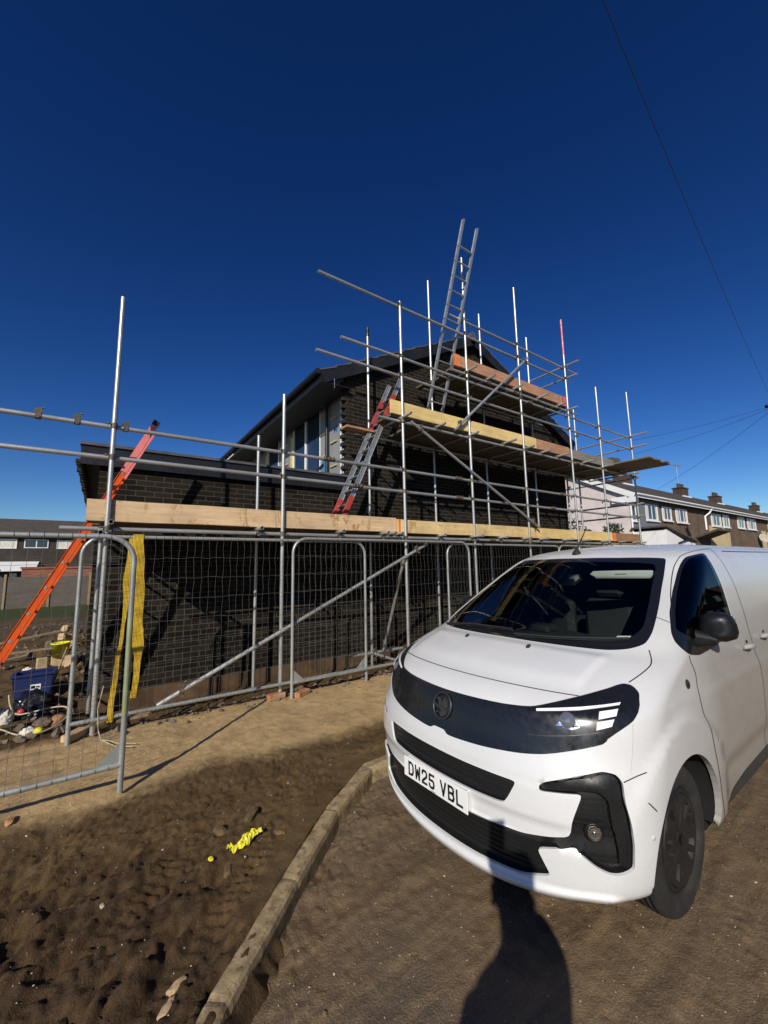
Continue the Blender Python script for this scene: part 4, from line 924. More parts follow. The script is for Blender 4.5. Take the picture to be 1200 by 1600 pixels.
# ------------------------------------------------------------------ site clutter left of the house
def rock(name, label, c, size, mat, seed, cat='stone', group=None, rough=.35):
    bm = bmesh.new(); bmesh.ops.create_icosphere(bm, subdivisions=3, radius=1); rr = random.Random(seed); o = rr.uniform(0, 50)
    for v in bm.verts:
        p = v.co; k = 1+rough*float(fbm(p.x*1.7+o, p.y*1.7+p.z*1.3+o, 3)); q = Vector((math.copysign(abs(p.x)**.7, p.x), math.copysign(abs(p.y)**.7, p.y), math.copysign(abs(p.z)**.7, p.z)))*k
        v.co = Vector((q.x*size[0], q.y*size[1], q.z*size[2]))
    bmesh.ops.rotate(bm, verts=bm.verts, cent=(0, 0, 0), matrix=Matrix.Rotation(rr.uniform(0, 3), 3, 'Z'))
    me = bpy.data.meshes.new(name); bm.to_mesh(me); bm.free(); me.materials.append(M[mat]); me.polygons.foreach_set('use_smooth', [False]*len(me.polygons))
    ob = bpy.data.objects.new(name, me); COL.objects.link(ob); ob.location = (c[0], c[1], c[2]); return tag(ob, label, cat, group)
def brk(label, c, rz, mat, rx=0, ry=0, size=(.215, .10, .065), group=None, name='brick'):
    mb = MB(); mb.bbox(-size[0]/2, size[0]/2, -size[1]/2, size[1]/2, -size[2]/2, size[2]/2, .006); o = mb.build(name, M[mat]); o.location = c; o.rotation_euler = (rx, ry, rz); return tag(o, label, 'brick' if name == 'brick' else 'block', group)
gzf = lambda x, y: float(verge_h(np.array(float(x)), np.array(float(y))))
brk('orange brick lying under the foot of the second upright', (1.86, 5.04, .035), .12, 'brick_orange')
brk('orange brick lying by the left foot of the middle fence panel', (2.17, 4.97, .03), .5, 'brick_orange')
brk('broken buff brick at the foot of the strapped fence panel', (-.12, 5.12, .04), .9, 'brick_buff')
brk('grey block standing on end behind the blue tub', (-.645, 8.0, .17), .2, 'brick_buff', 0, 0, (.12, .10, .34), None, 'concrete_block')
brk('buff block on its side right of the yellow bucket', (-.33, 8.9, .06), -.3, 'brick_buff', 0, 0, (.16, .12, .26), None, 'concrete_block')
brk('stacked buff blocks beneath the yellow bucket', (-.50, 9.05, .03), .1, 'brick_buff', 0, 0, (.22, .2, .27), None, 'concrete_block')
# yellow builder's bucket
def bucket(c, label):
    t = thing('bucket', c, label, 'bucket'); q = MB(); h, r0, r1 = .235, .098, .128
    q.lathe(c, (0, 0, 1), [(0, .005), (r0, .005), (r0+.004, 0), (r1, h-.02), (r1+.010, h-.02), (r1+.011, h), (r1-.003, h), (r0-.004, .02), (0, .02)], 32); q.build('body', M['plastic_yellow'], t)
    q = MB(); q.path([(c[0]+(r1+.01)*cos(a), c[1]-.02-.12*sin(a)*0-(r1*.5)*sin(a)*.9, c[2]+h-.03-.08*sin(a)) for a in np.linspace(0, pi, 14)], .006, 6); q.build('handle', M['wire'], t)
    q = MB(); q.lathe(c, (0, 0, 1), [(0, h-.05), (r1-.012, h-.06)], 24); q.build('contents', M['stone_pale'], t)
bucket((-.495, 9.0, .168), 'yellow plastic bucket standing on blocks behind the left fence panels')
for i, (x, y, z, s) in enumerate([(-.52, 9.8, .40, .075), (-.42, 9.9, .36, .065), (-.50, 10.1, .50, .07), (-.36, 9.7, .27, .06), (-.75, 10.4, .2, .09), (-1.0, 9.8, .15, .08)]):
    rock('rubble_lump', ['buff lump of rubble on the heap behind the yellow bucket', 'second buff lump leaning on the rubble heap', 'tallest buff lump on top of the rubble heap', 'small buff lump at the right foot of the rubble heap', 'grey lump left of the rubble heap', 'pale lump under the orange ladder'][i], (x, y, z), (s, s*.8, s*.9), 'brick_buff' if i < 4 else 'stone_grey', 40+i, 'rubble')
# blue tub with sticker
tb = thing('plastic_tub', (-.60, 7.45, .02), 'dark blue plastic tub with a white sticker behind the fence panels', 'tub')
q = MB(); bx0, bx1, by0, by1, bz0, bz1 = -.83, -.43, 6.95, 7.25, -.03, .30
q.prism([(bx0+.04, bz0), (bx1-.04, bz0), (bx1, bz1), (bx0, bz1)], lambda x, z, d: (x, d, z), by0, by0+.012); q.prism([(bx0+.04, bz0), (bx1-.04, bz0), (bx1, bz1), (bx0, bz1)], lambda x, z, d: (x, d, z), by1-.012, by1)
q.obox((bx0+.02, (by0+by1)/2, (bz0+bz1)/2), (.006, 0, 0), (0, (by1-by0)/2, 0), (-.02, 0, (bz1-bz0)/2)); q.obox((bx1-.02, (by0+by1)/2, (bz0+bz1)/2), (.006, 0, 0), (0, (by1-by0)/2, 0), (.02, 0, (bz1-bz0)/2)); q.box(bx0+.04, bx1-.04, by0+.012, by1-.012, bz0, bz0+.012)
q.build('body', M['plastic_blue'], tb, recalc=True)
q = MB(); q.bbox(bx0-.02, bx1+.02, by0-.02, by0+.02, bz1-.01, bz1+.02); q.bbox(bx0-.02, bx1+.02, by1-.02, by1+.02, bz1-.01, bz1+.02); q.bbox(bx0-.02, bx0+.02, by0, by1, bz1-.008, bz1+.018); q.bbox(bx1-.02, bx1+.02, by0, by1, bz1-.008, bz1+.018); q.build('rim', M['plastic_blue'], tb)
q = MB(); q.box(-.655, -.55, by0-.003, by0-.001, .125, .19); s_ = q.build('sticker', M['white_paint'], tb); q = MB(); q.box(-.645, -.605, by0-.0045, by0-.0035, .14, .175); q.box(-.598, -.56, by0-.0045, by0-.0035, .15, .166); q.build('sticker_print', M['bag_black'], s_)
# crumpled bags
def crumple(name, label, c, size, mat, seed, cat='bag', amp=.3):
    bm = bmesh.new(); bmesh.ops.create_icosphere(bm, subdivisions=4, radius=1); o = seed*7.3
    for v in bm.verts:
        p = v.co.copy(); r = 1+amp*(abs(float(fbm(p.x*2.1+o, p.y*2.1+p.z*1.7, 4, 2.3, .6)))*2-.4)
        z = p.z*r; z = z if z > -.55 else -.55+.1*(z+.55)
        v.co = Vector((p.x*r*size[0], p.y*r*size[1], (z+.55)*size[2]))
    me = bpy.data.meshes.new(name); bm.to_mesh(me); bm.free(); me.materials.append(M[mat]); me.polygons.foreach_set('use_smooth', [True]*len(me.polygons))
    ob = bpy.data.objects.new(name, me); COL.objects.link(ob); ob.location = c; return tag(ob, label, cat)
crumple('rubbish_bag', 'shiny black rubbish bag slumped in front of the blue tub', (-.56, 6.45, -.02), (.20, .15, .15), 'bag_black', 3)
crumple('rubbish_bag', 'second black rubbish bag lying flatter below the first', (-.50, 6.1, -.01), (.15, .12, .09), 'bag_black', 4)
crumple('crumpled_sack', 'crumpled pale paper sack at the left of the black bags', (-.74, 6.0, .02), (.065, .07, .10), 'paper', 5, 'sack')
crumple('crumpled_sack', 'torn white and grey packaging below the black bags', (-.50, 5.5, .0), (.07, .06, .05), 'paper', 6, 'sack')
crumple('crumpled_sack', 'grey plastic wrapping beside the orange ball of rubble', (-.40, 5.75, .0), (.09, .08, .06), 'stone_grey', 9, 'sack')
crumple('yellow_scrap', 'bright yellow scrap beside the white packaging', (-.42, 5.48, .0), (.045, .04, .045), 'plastic_yellow', 7, 'scrap', .15)
crumple('red_scrap', 'small red scrap on the black rubbish bags', (-.62, 6.0, .10), (.035, .03, .03), 'red_cloth', 8, 'scrap', .2)
crumple('white_glove', 'white crumpled glove on the rubble behind the tub', (-.79, 7.9, .18), (.06, .05, .04), 'paper', 12, 'glove', .4)
rock('orange_lump', 'rounded orange lump of clay beside the hose loop', (-.285, 5.75, .045), (.062, .055, .055), 'brick_orange', 90, 'rubble', None, .15)
q = MB(); pts = [(-.78, 6.4, .22), (-.74, 6.2, .15), (-.66, 5.95, .10), (-.52, 5.9, .12), (-.36, 5.85, .15), (-.22, 5.8, .15), (-.19, 5.7, .10), (-.24, 5.55, .06), (-.36, 5.45, .03), (-.50, 5.40, .03), (-.62, 5.5, .05), (-.72, 5.6, .09), (-.95, 5.8, .1)]
def smooth_path(P, k=3):
    P = [Vector(p) for p in P]
    for _ in range(k):
        Q = [P[0]]
        for a, b in zip(P[:-1], P[1:]): Q += [a.lerp(b, .25), a.lerp(b, .75)]
        P = Q+[P[-1]]
    return P
q.path(smooth_path(pts), .008, 8); tag(q.build('hose', M['hose']), 'beige hose looped over the rubbish behind the left panels', 'hose')
q = MB(); q.tube((-.44, 7.0, .13), (-.33, 7.35, .55), .010, 8); tag(q.build('broom_handle', M['timber_old']), 'thin wooden handle leaning across the blue tub', 'handle')
for i, (c, d, L, lab) in enumerate([((-1.05, 11.0, .30), (.95, .3, .12), 1.0, 'pale plank lying on the rubble under the ladder'), ((-.9, 9.8, .2), (1, .1, .02), 1.3, 'muddy plank lying flat left of the bucket'), ((-1.3, 9.0, .18), (.8, .5, .06), .8, 'wide plank end sticking out at the left edge'), ((.02, 5.25, .05), (.9, .5, .06), .45, 'splintered timber by the foot of the first upright'), ((.34, 5.35, .03), (1, .1, .0), .4, 'flat timber offcut by the hanging strap')]):
    q = MB(); d = Vector(d).normalized(); sd_ = Vector((-d.y, d.x, 0)).normalized(); q.obox(c, d*L/2, sd_*(.06 if i < 3 else .04), d.cross(sd_)*.014); tag(q.build('plank', M['timber_old']), lab, 'plank')
# rubble field: bricks and stones scattered in the left yard
rr = random.Random(77); sp = []
for _ in range(420): sp.append((rr.uniform(-3.4, -.05), 5.3+rr.random()**1.5*11))
q = MB()
for x, y in sp:
    s = rr.uniform(.012, .05); z = gzf(x, y); a = Vector((rr.gauss(0, 1), rr.gauss(0, 1), rr.gauss(0, .4))).normalized(); b = a.orthogonal().normalized(); c = a.cross(b)
    q.obox((x, y, z+s*.3), a*s, b*s*rr.uniform(.4, .8), c*s*rr.uniform(.3, .7))
tag(tag(q.build('rubble', M['stone_grey']), kind='stuff'), 'broken brick and stone rubble strewn over the yard left of the house', 'rubble')
q = MB()
for _ in range(170):
    x = rr.uniform(.2, 5); y = rr.gauss(5.18, .12); s = rr.uniform(.008, .035); z = gzf(x, y); a = Vector((rr.gauss(0, 1), rr.gauss(0, 1), rr.gauss(0, .4))).normalized(); b = a.orthogonal().normalized(); c = a.cross(b)
    q.obox((x, y, z+s*.3), a*s, b*s*rr.uniform(.4, .8), c*s*rr.uniform(.3, .7))
tag(tag(q.build('fence_line_rubble', M['stone_grey']), kind='stuff'), 'small stones and crumbs along the foot of the fence', 'rubble')
# litter and stones on the mud
def litter(label, c, mat, length, width, rz, seed):
    mb = MB(); n, m = 26, 9; rr = random.Random(seed); vs = []
    for i in range(n+1):
        for j in range(m+1):
            u, v = i/n-.5, j/m-.5; x = u*length; y = v*width*(1-.55*abs(u)*1.2)+.012*sin(u*9)
            vs.append((x, y, .012+.020*abs(float(fbm(u*9+seed, v*5+seed, 3, 2.2, .6)))*2+.012*float(fbm(u*24, v*12+seed, 2))+.02*(.5-abs(v))))
    mb.add(vs, [(i*(m+1)+j, (i+1)*(m+1)+j, (i+1)*(m+1)+j+1, i*(m+1)+j+1) for i in range(n) for j in range(m)], False)
    o = mb.build('litter', M[mat]); o.location = c; o.rotation_euler = (0, 0, rz); return tag(o, label, 'litter')
litter('crumpled bright yellow plastic wrapper lying on the mud', (.79, 2.60, gzf(.79, 2.6)+.008), 'plastic_yellow', .21, .075, .42, 5)
rock('pale_leaf', 'small pale yellow leaf beside the yellow wrapper', (.595, 2.585, gzf(.595, 2.585)+.01), (.018, .014, .006), 'plastic_yellow', 3, 'leaf')
for i, (x, y, s, mat, lab) in enumerate([(.10, 2.62, .016, 'stone_pale', 'small white shell of stone on the churned mud'), (-.39, 3.73, .04, 'brick_orange', 'orange brick fragment by the left edge of the verge'), (.355, 2.03, .034, 'brick_buff', 'long buff stone on edge in the near mud'), (.30, 1.935, .032, 'brick_buff', 'nearest buff stone at the bottom of the mud'), (.70, 2.83, .045, 'mud_lump', 'flat muddy stone beyond the yellow wrapper'), (.90, 2.86, .05, 'mud_lump', 'muddy stone half buried right of the yellow wrapper'), (.66, 2.47, .035, 'mud_lump', 'stone stuck in the mud below the yellow wrapper'), (1.0, 2.62, .03, 'mud_lump', 'dark stone between wrapper and kerb')]):
    rock('loose_stone', lab, (x, y, gzf(x, y)+s*.1), (s*1.3, s*.6, s*.42), mat, 60+i)

# ------------------------------------------------------------------ telegraph pole and wires
tp = thing('telegraph_pole', (24.45, 4.0, 0), 'wooden telegraph pole at the right edge with wires at its top', 'pole')
q = MB(); q.tube((24.45, 4.0, -.3), (24.45, 4.0, 8.75), .15, 14, r1=.10); q.build('pole', M['pole_wood'], tp)
q = MB(); rr = random.Random(3)
for k in range(9):
    a = k*.7; q.tube((24.45, 4.0, 8.45), (24.45+.26*cos(a), 4.0+.26*sin(a), 8.42), .02, 6); q.lathe((24.45+.26*cos(a), 4.0+.26*sin(a), 8.40), (0, 0, 1), [(0, 0), (.05, 0), (.06, .06), (.04, .11), (0, .13)], 10)
for k in range(16):
    a = rr.uniform(0, 6.28); q.path([(24.45+.12*cos(a+i*.5), 4.0+.12*sin(a+i*.5), 8.5-.06*i+.1*rr.random()) for i in range(5)], .012, 5)
q.build('insulators', M['cable'], tp)
def wire(label, a, b, sag, r=.0075):
    a, b = Vector(a), Vector(b); q = MB(); n = 30; q.path([a.lerp(b, k/n)-Vector((0, 0, sag*4*(k/n)*(1-k/n))) for k in range(n+1)], r, 6); tag(q.build('overhead_wire', M['cable']), label, 'wire', 'overhead wires')
WP = (24.42, 4.05, 8.42)
wire('upper of two overhead wires running from the pole towards the scaffold', WP, (22.6, 9.5, 7.92), .12)
wire('lower of two overhead wires running from the pole towards the scaffold', (24.4, 4.0, 8.36), (23.0, 9.5, 7.25), .16)
wire('faint overhead wire sloping down to the blue grey house front', (24.4, 4.0, 8.30), (26.3, 9.6, 5.7), .15, .007)
wire('overhead wire crossing the sky high above the van', (24.3, 3.97, 8.44), (-8, .1, 8.6), .70, .0045)
# ------------------------------------------------------------------ white van
# local axes: x = distance behind the nose, y = to the van's right, z = up from the road
van = thing('van', (1.632, 1.866, ROAD_Z), 'white panel van with black grille parked at the kerb in front of the scaffold', 'van', None, .0139)
M['paint'] = None
def paint_mat():
    m, nt, b = new_mat('white_van_paint'); v = coords(nt)
    n1 = noise(nt, v, 1.6, 5, .6); n2 = noise(nt, v, 160, 2, .6); n3 = noise(nt, coords(nt, (1, 1, 2.2)), 3.5, 6, .7)
    c = ramp(nt, n1, [(.3, (.64, .645, .64)), (.7, (.71, .715, .71))])
    t = nt.nodes.new('ShaderNodeTexCoord'); sp = nt.nodes.new('ShaderNodeSeparateXYZ'); nt.links.new(t.outputs['Object'], sp.inputs[0])
    low = N(nt, 'ShaderNodeMapRange'); low.inputs[1].default_value = .75; low.inputs[2].default_value = .2; nt.links.new(sp.outputs[2], low.inputs[0])
    back = N(nt, 'ShaderNodeMapRange'); back.inputs[1].default_value = .5; back.inputs[2].default_value = 1.6; nt.links.new(sp.outputs[0], back.inputs[0])
    f = nt.nodes.new('ShaderNodeMath'); f.operation = 'MULTIPLY'; nt.links.new(low.outputs[0], f.inputs[0]); nt.links.new(back.outputs[0], f.inputs[1])
    f2 = nt.nodes.new('ShaderNodeMath'); f2.operation = 'MULTIPLY'; nt.links.new(f.outputs[0], f2.inputs[0]); nt.links.new(ramp(nt, n3, [(.25, (.35,)*3), (.6, (.95,)*3)]), f2.inputs[1])
    c = mixc(nt, f2.outputs[0], c, (.40, .345, .27))                       # road film on the lower flanks
    bk = N(nt, 'ShaderNodeMapRange'); bk.inputs[1].default_value = .62; bk.inputs[2].default_value = 1.5; nt.links.new(sp.outputs[0], bk.inputs[0])
    up_ = N(nt, 'ShaderNodeMapRange'); up_.inputs[1].default_value = 1.75; up_.inputs[2].default_value = 1.1; nt.links.new(sp.outputs[2], up_.inputs[0])
    fs = nt.nodes.new('ShaderNodeMath'); fs.operation = 'MULTIPLY'; nt.links.new(bk.outputs[0], fs.inputs[0]); nt.links.new(up_.outputs[0], fs.inputs[1])
    fs2 = nt.nodes.new('ShaderNodeMath'); fs2.operation = 'MULTIPLY'; nt.links.new(fs.outputs[0], fs2.inputs[0]); nt.links.new(ramp(nt, n3, [(.25, (.72,)*3), (.65, (.92,)*3)]), fs2.inputs[1])
    c = mixc(nt, fs2.outputs[0], c, (.30, .285, .25))                      # greyer over the sides, stronger rearwards and lower down
    f3 = ramp(nt, n3, [(.55, (0, 0, 0)), (.75, (.16,)*3)]); c = mixc(nt, f3, c, (.50, .47, .42))
    c = mixc(nt, ramp(nt, n2, [(.58, (0, 0, 0)), (.72, (.30,)*3)]), c, (.45, .42, .38))
    sm = nt.nodes.new('ShaderNodeMath'); sm.operation = 'MULTIPLY'; nt.links.new(low.outputs[0], sm.inputs[0]); nt.links.new(ramp(nt, noise(nt, v, 55, 4, .75), [(.62, (0, 0, 0)), (.68, (.35,)*3)]), sm.inputs[1])
    c = mixc(nt, sm.outputs[0], c, (.22, .16, .10))                       # mud spots thrown up low on the body
    nt.links.new(c, b.inputs['Base Color']); nt.links.new(ramp(nt, n3, [(.3, (.26,)*3), (.7, (.46,)*3)]), b.inputs['Roughness'])
    b.inputs['Coat Weight'].default_value = .6; b.inputs['Coat Roughness'].default_value = .12; return m
M['paint'] = paint_mat()
M['gloss_black'] = plain('gloss_black_panel', (.010, .011, .013), .30, 0, .2, 3, .02, 30, coat=.25)
M['satin_black'] = plain('satin_black_plastic', (.009, .0095, .010), .42, 0, .2, 5, .15, 120)
M['grille_black'] = plain('matt_black_grille', (.0055, .006, .0065), .6, 0, .2, 6, .15, 60)
M['sill_black'] = plain('dusty_black_sill', (.040, .037, .033), .75, 0, .3, 5, .2, 70)
M['well'] = plain('wheel_well_liner', (.008, .008, .008), .95, 0, .2, 6, .2, 40)
M['chrome_dark'] = plain('smoked_chrome', (.085, .085, .085), .38, .7, .2, 20, .02, 60)
M['lamp_white'] = plain('white_lamp_guide', (.86, .87, .88), .25, 0, .05, 20, .02, 60, coat=.5)
M['lamp_silver'] = plain('silver_reflector', (.75, .76, .78), .12, 1, .1, 30, .1, 40)
M['frit'] = plain('black_glass_border', (.010, .011, .013), .08, 0, .1, 3, .0, 30, coat=.3)
M['trim_grey'] = plain('light_grey_trim', (.55, .57, .54), .8, 0, .1, 6, .1, 60)
M['trim_dark'] = plain('dark_cabin_trim', (.020, .022, .022), .75, 0, .2, 6, .1, 60)
M['screen'] = glass('windscreen_glass', (.76, .82, .80), .02, .42); M['side_glass'] = glass('side_window_glass', (.09, .10, .11), .02, .55)
M['plate'] = plain('white_number_plate', (.84, .84, .82), .4, 0, .04, 6, .02, 40)
M['plate_ink'] = plain('black_plate_lettering', (.012, .012, .012), .5, 0, .1, 6, 0)
M['tyre'] = plain('dusty_tyre', (.017, .0165, .016), .85, 0, .25, 8, .3, 110, dirt=(.036, .031, .026))
M['hubcap'] = plain('black_wheel_cover', (.013, .013, .013), .45, 0, .25, 7, .12, 70, dirt=(.024, .022, .02))
M['lens'] = plain('lamp_lens', (.30, .31, .33), .05, .6, .1, 20, 0, 20, coat=1)
# centre profile rows: a (behind nose), z, half width, corner depth, exponent, sag
PROF = np.array([(.10, .165, .90, .60, 2.3, -.09), (.045, .190, .915, .60, 2.3, -.08), (.022, .235, .925, .59, 2.3, -.06), (.010, .33, .935, .58, 2.3, -.03), (.003, .46, .942, .57, 2.3, 0),
 (0, .58, .948, .57, 2.3, 0), (.006, .68, .952, .57, 2.3, 0), (.028, .76, .955, .57, 2.25, 0), (.062, .85, .957, .57, 2.2, 0), (.085, .93, .957, .57, 2.2, 0), (.115, 1.0, .955, .57, 2.2, 0),
 (.17, 1.05, .950, .56, 2.2, .01), (.27, 1.10, .944, .55, 2.3, .02), (.42, 1.16, .938, .53, 2.4, .03), (.58, 1.213, .932, .51, 2.5, .035), (.70, 1.25, .926, .50, 2.6, .035), (.88, 1.345, .913, .50, 2.8, .035),
 (1.20, 1.515, .880, .49, 3.0, .04), (1.50, 1.675, .835, .47, 3.1, .045), (1.68, 1.765, .800, .45, 3.1, .045), (1.80, 1.812, .775, .42, 3.0, .045), (1.98, 1.852, .735, .40, 3.0, .04),
 (2.25, 1.880, .66, .38, 2.8, .03), (2.60, 1.897, .50, .36, 2.6, .015), (2.90, 1.903, .30, .30, 2.4, 0)])
TT = np.concatenate([[0], np.cumsum(np.hypot(np.diff(PROF[:, 0]), np.diff(PROF[:, 1])))]); TMAX = float(TT[-1]); PF, LS, AT = 1.25, 4.1, 4.96; PT = PF+LS
def pchip(x, y):
    h = np.diff(x); d = np.diff(y)/h; m = np.zeros_like(y); m[0] = d[0]; m[-1] = d[-1]
    for i in range(1, len(x)-1):
        if d[i-1]*d[i] > 0: w1 = 2*h[i]+h[i-1]; w2 = h[i]+2*h[i-1]; m[i] = (w1+w2)/(w1/d[i-1]+w2/d[i])
    def f(t):
        t = np.clip(t, x[0], x[-1]); i = np.clip(np.searchsorted(x, t, side='right')-1, 0, len(x)-2); hh = h[i]; s = (t-x[i])/hh
        return (1+2*s)*(1-s)**2*y[i]+s*(1-s)**2*hh*m[i]+s*s*(3-2*s)*y[i+1]+s*s*(s-1)*hh*m[i+1]
    return f
PI_ = [pchip(TT, PROF[:, k]) for k in range(6)]
def S0(p, t):
    a0, z0, V, D, n, K = [g(t) for g in PI_]; sg = np.where(p < 0, -1., 1.); q = np.abs(p); ang = np.clip(q/PF, 0, 1)*pi/2
    sx, cx = np.sin(ang), np.cos(ang); rr = 1/(np.abs(cx)**n+np.abs(sx)**n)**(1/n); x = rr*sx; y = rr*cx
    a = np.where(q > PF, a0+D+np.clip((q-PF)/LS, 0, 1)*(AT-a0-D), a0+D*(1-y))
    return a, V*x, z0-K*np.minimum(x, 1)**2, sg
WCA, WCZ, WB = .86, .337, 3.275
def B(p, t, off=0.):
    """body surface point in local axes, optionally pushed out along its normal"""
    p = np.asarray(p, float); t = np.asarray(t, float)
    def f(p, t):
        a, v, z, sg = S0(p, t)
        for ca in (WCA, WCA+WB):                                   # pressed wheel-arch flares
            r = np.hypot(a-ca, z-WCZ); v = v+.016*sstep(.64, .57, r)*sstep(.25, .6, np.abs(p))
        v = v+.006*sstep(1.03, .98, z)*sstep(1.6, 2.0, np.abs(p))-.020*sstep(.60, .47, z)*sstep(1.9, 2.2, np.abs(p))*(1-sstep(4.0, 4.2, np.abs(p)))
        z = z+.014*sstep(.605, .565, np.abs(p))*sstep(1.08, 1.2, t)*(1-sstep(1.42, 1.52, t))   # raised bonnet centre
        fr = sstep(.86, .80, np.abs(p))
        a = a+fr*(.014*sstep(.448, .425, t)*sstep(.335, .35, t)-.012*sstep(.592, .612, t)*(1-sstep(.645, .665, t))-.014*sstep(.135, .115, t)*sstep(.03, .06, t))
        return np.stack([a, -sg*v, z], -1)
    P = f(p, t)
    e = 2e-3; du = f(p+e, t)-f(p-e, t); dv = f(p, np.minimum(t+e, TMAX))-f(p, np.maximum(t-e, 0)); n = np.cross(du, dv); n /= np.maximum(1e-9, np.linalg.norm(n, axis=-1, keepdims=True))
    return (P+n*np.asarray(off)[..., None], n) if True else None
def inv(a, z, sgn=1):
    p, t = (1.25+(a-.6)*.95 if a > .6 else 1.1), float(np.interp(z, PROF[:, 1], TT))
    for _ in range(40):
        f = B(np.array(p), np.array(t))[0]; e = 1e-4; fp = B(np.array(p+e), np.array(t))[0]; ft = B(np.array(p), np.array(t+e))[0]
        J = np.array([[(fp[0]-f[0])/e, (ft[0]-f[0])/e], [(fp[2]-f[2])/e, (ft[2]-f[2])/e]]); d = np.linalg.solve(J, [a-f[0], z-f[2]]); d = np.clip(d, -.2, .2)
        p += d[0]; t = min(max(t+d[1], 0), TMAX)
    return (p*sgn, t)
def mirror(half): return half + [(-p, t) for p, t in half[::-1] if abs(p) > 1e-6]
def flip(poly): return [(-p, t) for p, t in poly[::-1]]
def soften(poly, cut=.18, k=2, mx=.03):
    for _ in range(k):
        o = []; n = len(poly)
        for i in range(n):
            a, b, c = np.array(poly[i-1]), np.array(poly[i]), np.array(poly[(i+1) % n])
            la, lc = np.hypot(*(a-b)), np.hypot(*(c-b)); o += [tuple(b+(a-b)/max(la, 1e-6)*min(cut*la, mx)), tuple(b+(c-b)/max(lc, 1e-6)*min(cut*lc, mx))]
        poly = o; cut = .28
    return poly
def dens(poly, step=.025, closed=True):
    o = []; n = len(poly)
    for i in range(n if closed else n-1):
        a, b = np.array(poly[i]), np.array(poly[(i+1) % n]); k = max(1, int(np.hypot(*(b-a))/step))
        o += [tuple(a+(b-a)*j/k) for j in range(k)]
    if not closed: o.append(tuple(poly[-1]))
    return o
WS = mirror([(0, 1.519), (.18, 1.521), (.36, 1.531), (.553, 1.548), (.648, 1.587), (.712, 1.646), (.718, 1.751), (.695, 1.949), (.656, 2.264), (.632, 2.60), (.622, 2.726), (.45, 2.712), (.317, 2.693), (0, 2.682)])
WSI = mirror([(0, 1.592), (.3, 1.602), (.52, 1.628), (.62, 1.69), (.655, 1.80), (.63, 2.0), (.595, 2.3), (.578, 2.56), (.55, 2.61), (.318, 2.612), (0, 2.606)])
MASK = mirror([(0, .686), (.035, .686), (.058, .666), (.247, .678), (.427, .698), (.528, .717), (.659, .758), (.79, .795), (.80, .815), (.845, .844), (.94, .893), (.959, .944), (.95, 1.0), (.923, 1.045), (.89, 1.115), (.839, 1.169), (.80, 1.20), (.762, 1.209), (.735, 1.19), (.71, 1.153), (.612, 1.05), (.547, .987), (.452, .924), (.325, .909), (.115, .901), (0, .899)])
HEAD = [(.452, .921), (.547, .984), (.612, 1.046), (.71, 1.149), (.737, 1.184), (.762, 1.203), (.80, 1.193), (.835, 1.165), (.885, 1.112), (.918, 1.043), (.945, 1.0), (.953, .944), (.935, .896), (.845, .848), (.769, .832), (.656, .812), (.549, .793), (.435, .777)]
SLOT = mirror([(0, .456), (.25, .458), (.345, .460), (.375, .467), (.395, .50), (.425, .570), (.41, .577), (.264, .579), (0, .579)])
LOWER = mirror([(0, .145), (.218, .145), (.43, .150), (.555, .190), (.506, .311), (.657, .353), (.758, .273), (.80, .252), (.86, .258), (.919, .284), (.93, .38), (.917, .5), (.891, .636), (.85, .672), (.781, .682), (.66, .65), (.55, .612), (.52, .588), (.522, .564), (.60, .573), (.698, .583), (.66, .48), (.633, .391), (.56, .372), (.443, .350), (.285, .345), (0, .338)])
WINL = [(.730, 2.232), (.765, 1.97), (.838, 1.76), (.902, 1.674), (1.0, 1.61), (1.117, 1.554), (1.459, 1.433), (1.60, 1.46), (1.90, 1.545), (2.08, 1.63), (2.10, 1.70), (2.015, 1.795), (1.80, 2.09), (1.633, 2.324), (1.40, 2.59), (1.189, 2.832), (1.10, 2.88), (1.013, 2.89), (.90, 2.85), (.792, 2.779), (.745, 2.67), (.725, 2.50)]
WINI = [(.765, 2.24), (.80, 2.0), (.872, 1.79), (1.30, 1.63), (1.85, 1.62), (2.0, 1.70), (1.76, 2.03), (1.585, 2.28), (1.36, 2.54), (1.16, 2.77), (1.02, 2.83), (.91, 2.79), (.81, 2.72), (.775, 2.62), (.758, 2.48)]
def arch(ca, R=.418):
    pts = []
    for k in range(33):
        th = -.28+(pi+.56)*k/32; a, z = ca+R*cos(th), WCZ+R*sin(th); pts.append(inv(a, max(z, .262)))
    return [(p, -.02 if (i == 0 or i == 32) else t) for i, (p, t) in enumerate(pts)]
ARF = arch(WCA); ARR = arch(WCA+WB)
def sill_poly():
    o = [inv(a, z) for a, z in ((1.62, .345), (1.9, .375), (3.4, .40), (3.66, .40))]
    lo = [(inv(3.69, .30)[0], .045), (inv(1.50, .30)[0], .045)]
    return o+lo
SILL = sill_poly()
regs = []                                            # name, polygon, depth of recess, material
for nm, poly, sf in (('front', MASK, 1), ('slot', SLOT, 1), ('lower', LOWER, 1), ('ws', WS, 1)): regs.append((nm, dens(soften(poly, .18, 2, .011 if nm in ('lower', 'slot') else .03))))
for s in (1, -1):
    k = (lambda P: P) if s > 0 else flip
    regs += [('win', dens(soften(k(WINL)))), ('arch', dens(k(ARF), .04)), ('arch', dens(k(ARR), .04)), ('sill', dens(soften(k(SILL), .1), .05))]
wsi = dens(soften(WSI)); heads = [dens(soften(HEAD)), dens(soften(flip(HEAD)))]; wini = [dens(soften(WINI)), dens(soften(flip(WINI)))]
VENT = [(.532, .574), (.60, .583), (.70, .594), (.78, .594), (.822, .562), (.838, .45), (.846, .30), (.903, .291), (.914, .38), (.901, .5), (.878, .622), (.843, .660), (.781, .669), (.66, .639), (.556, .603), (.530, .588)]
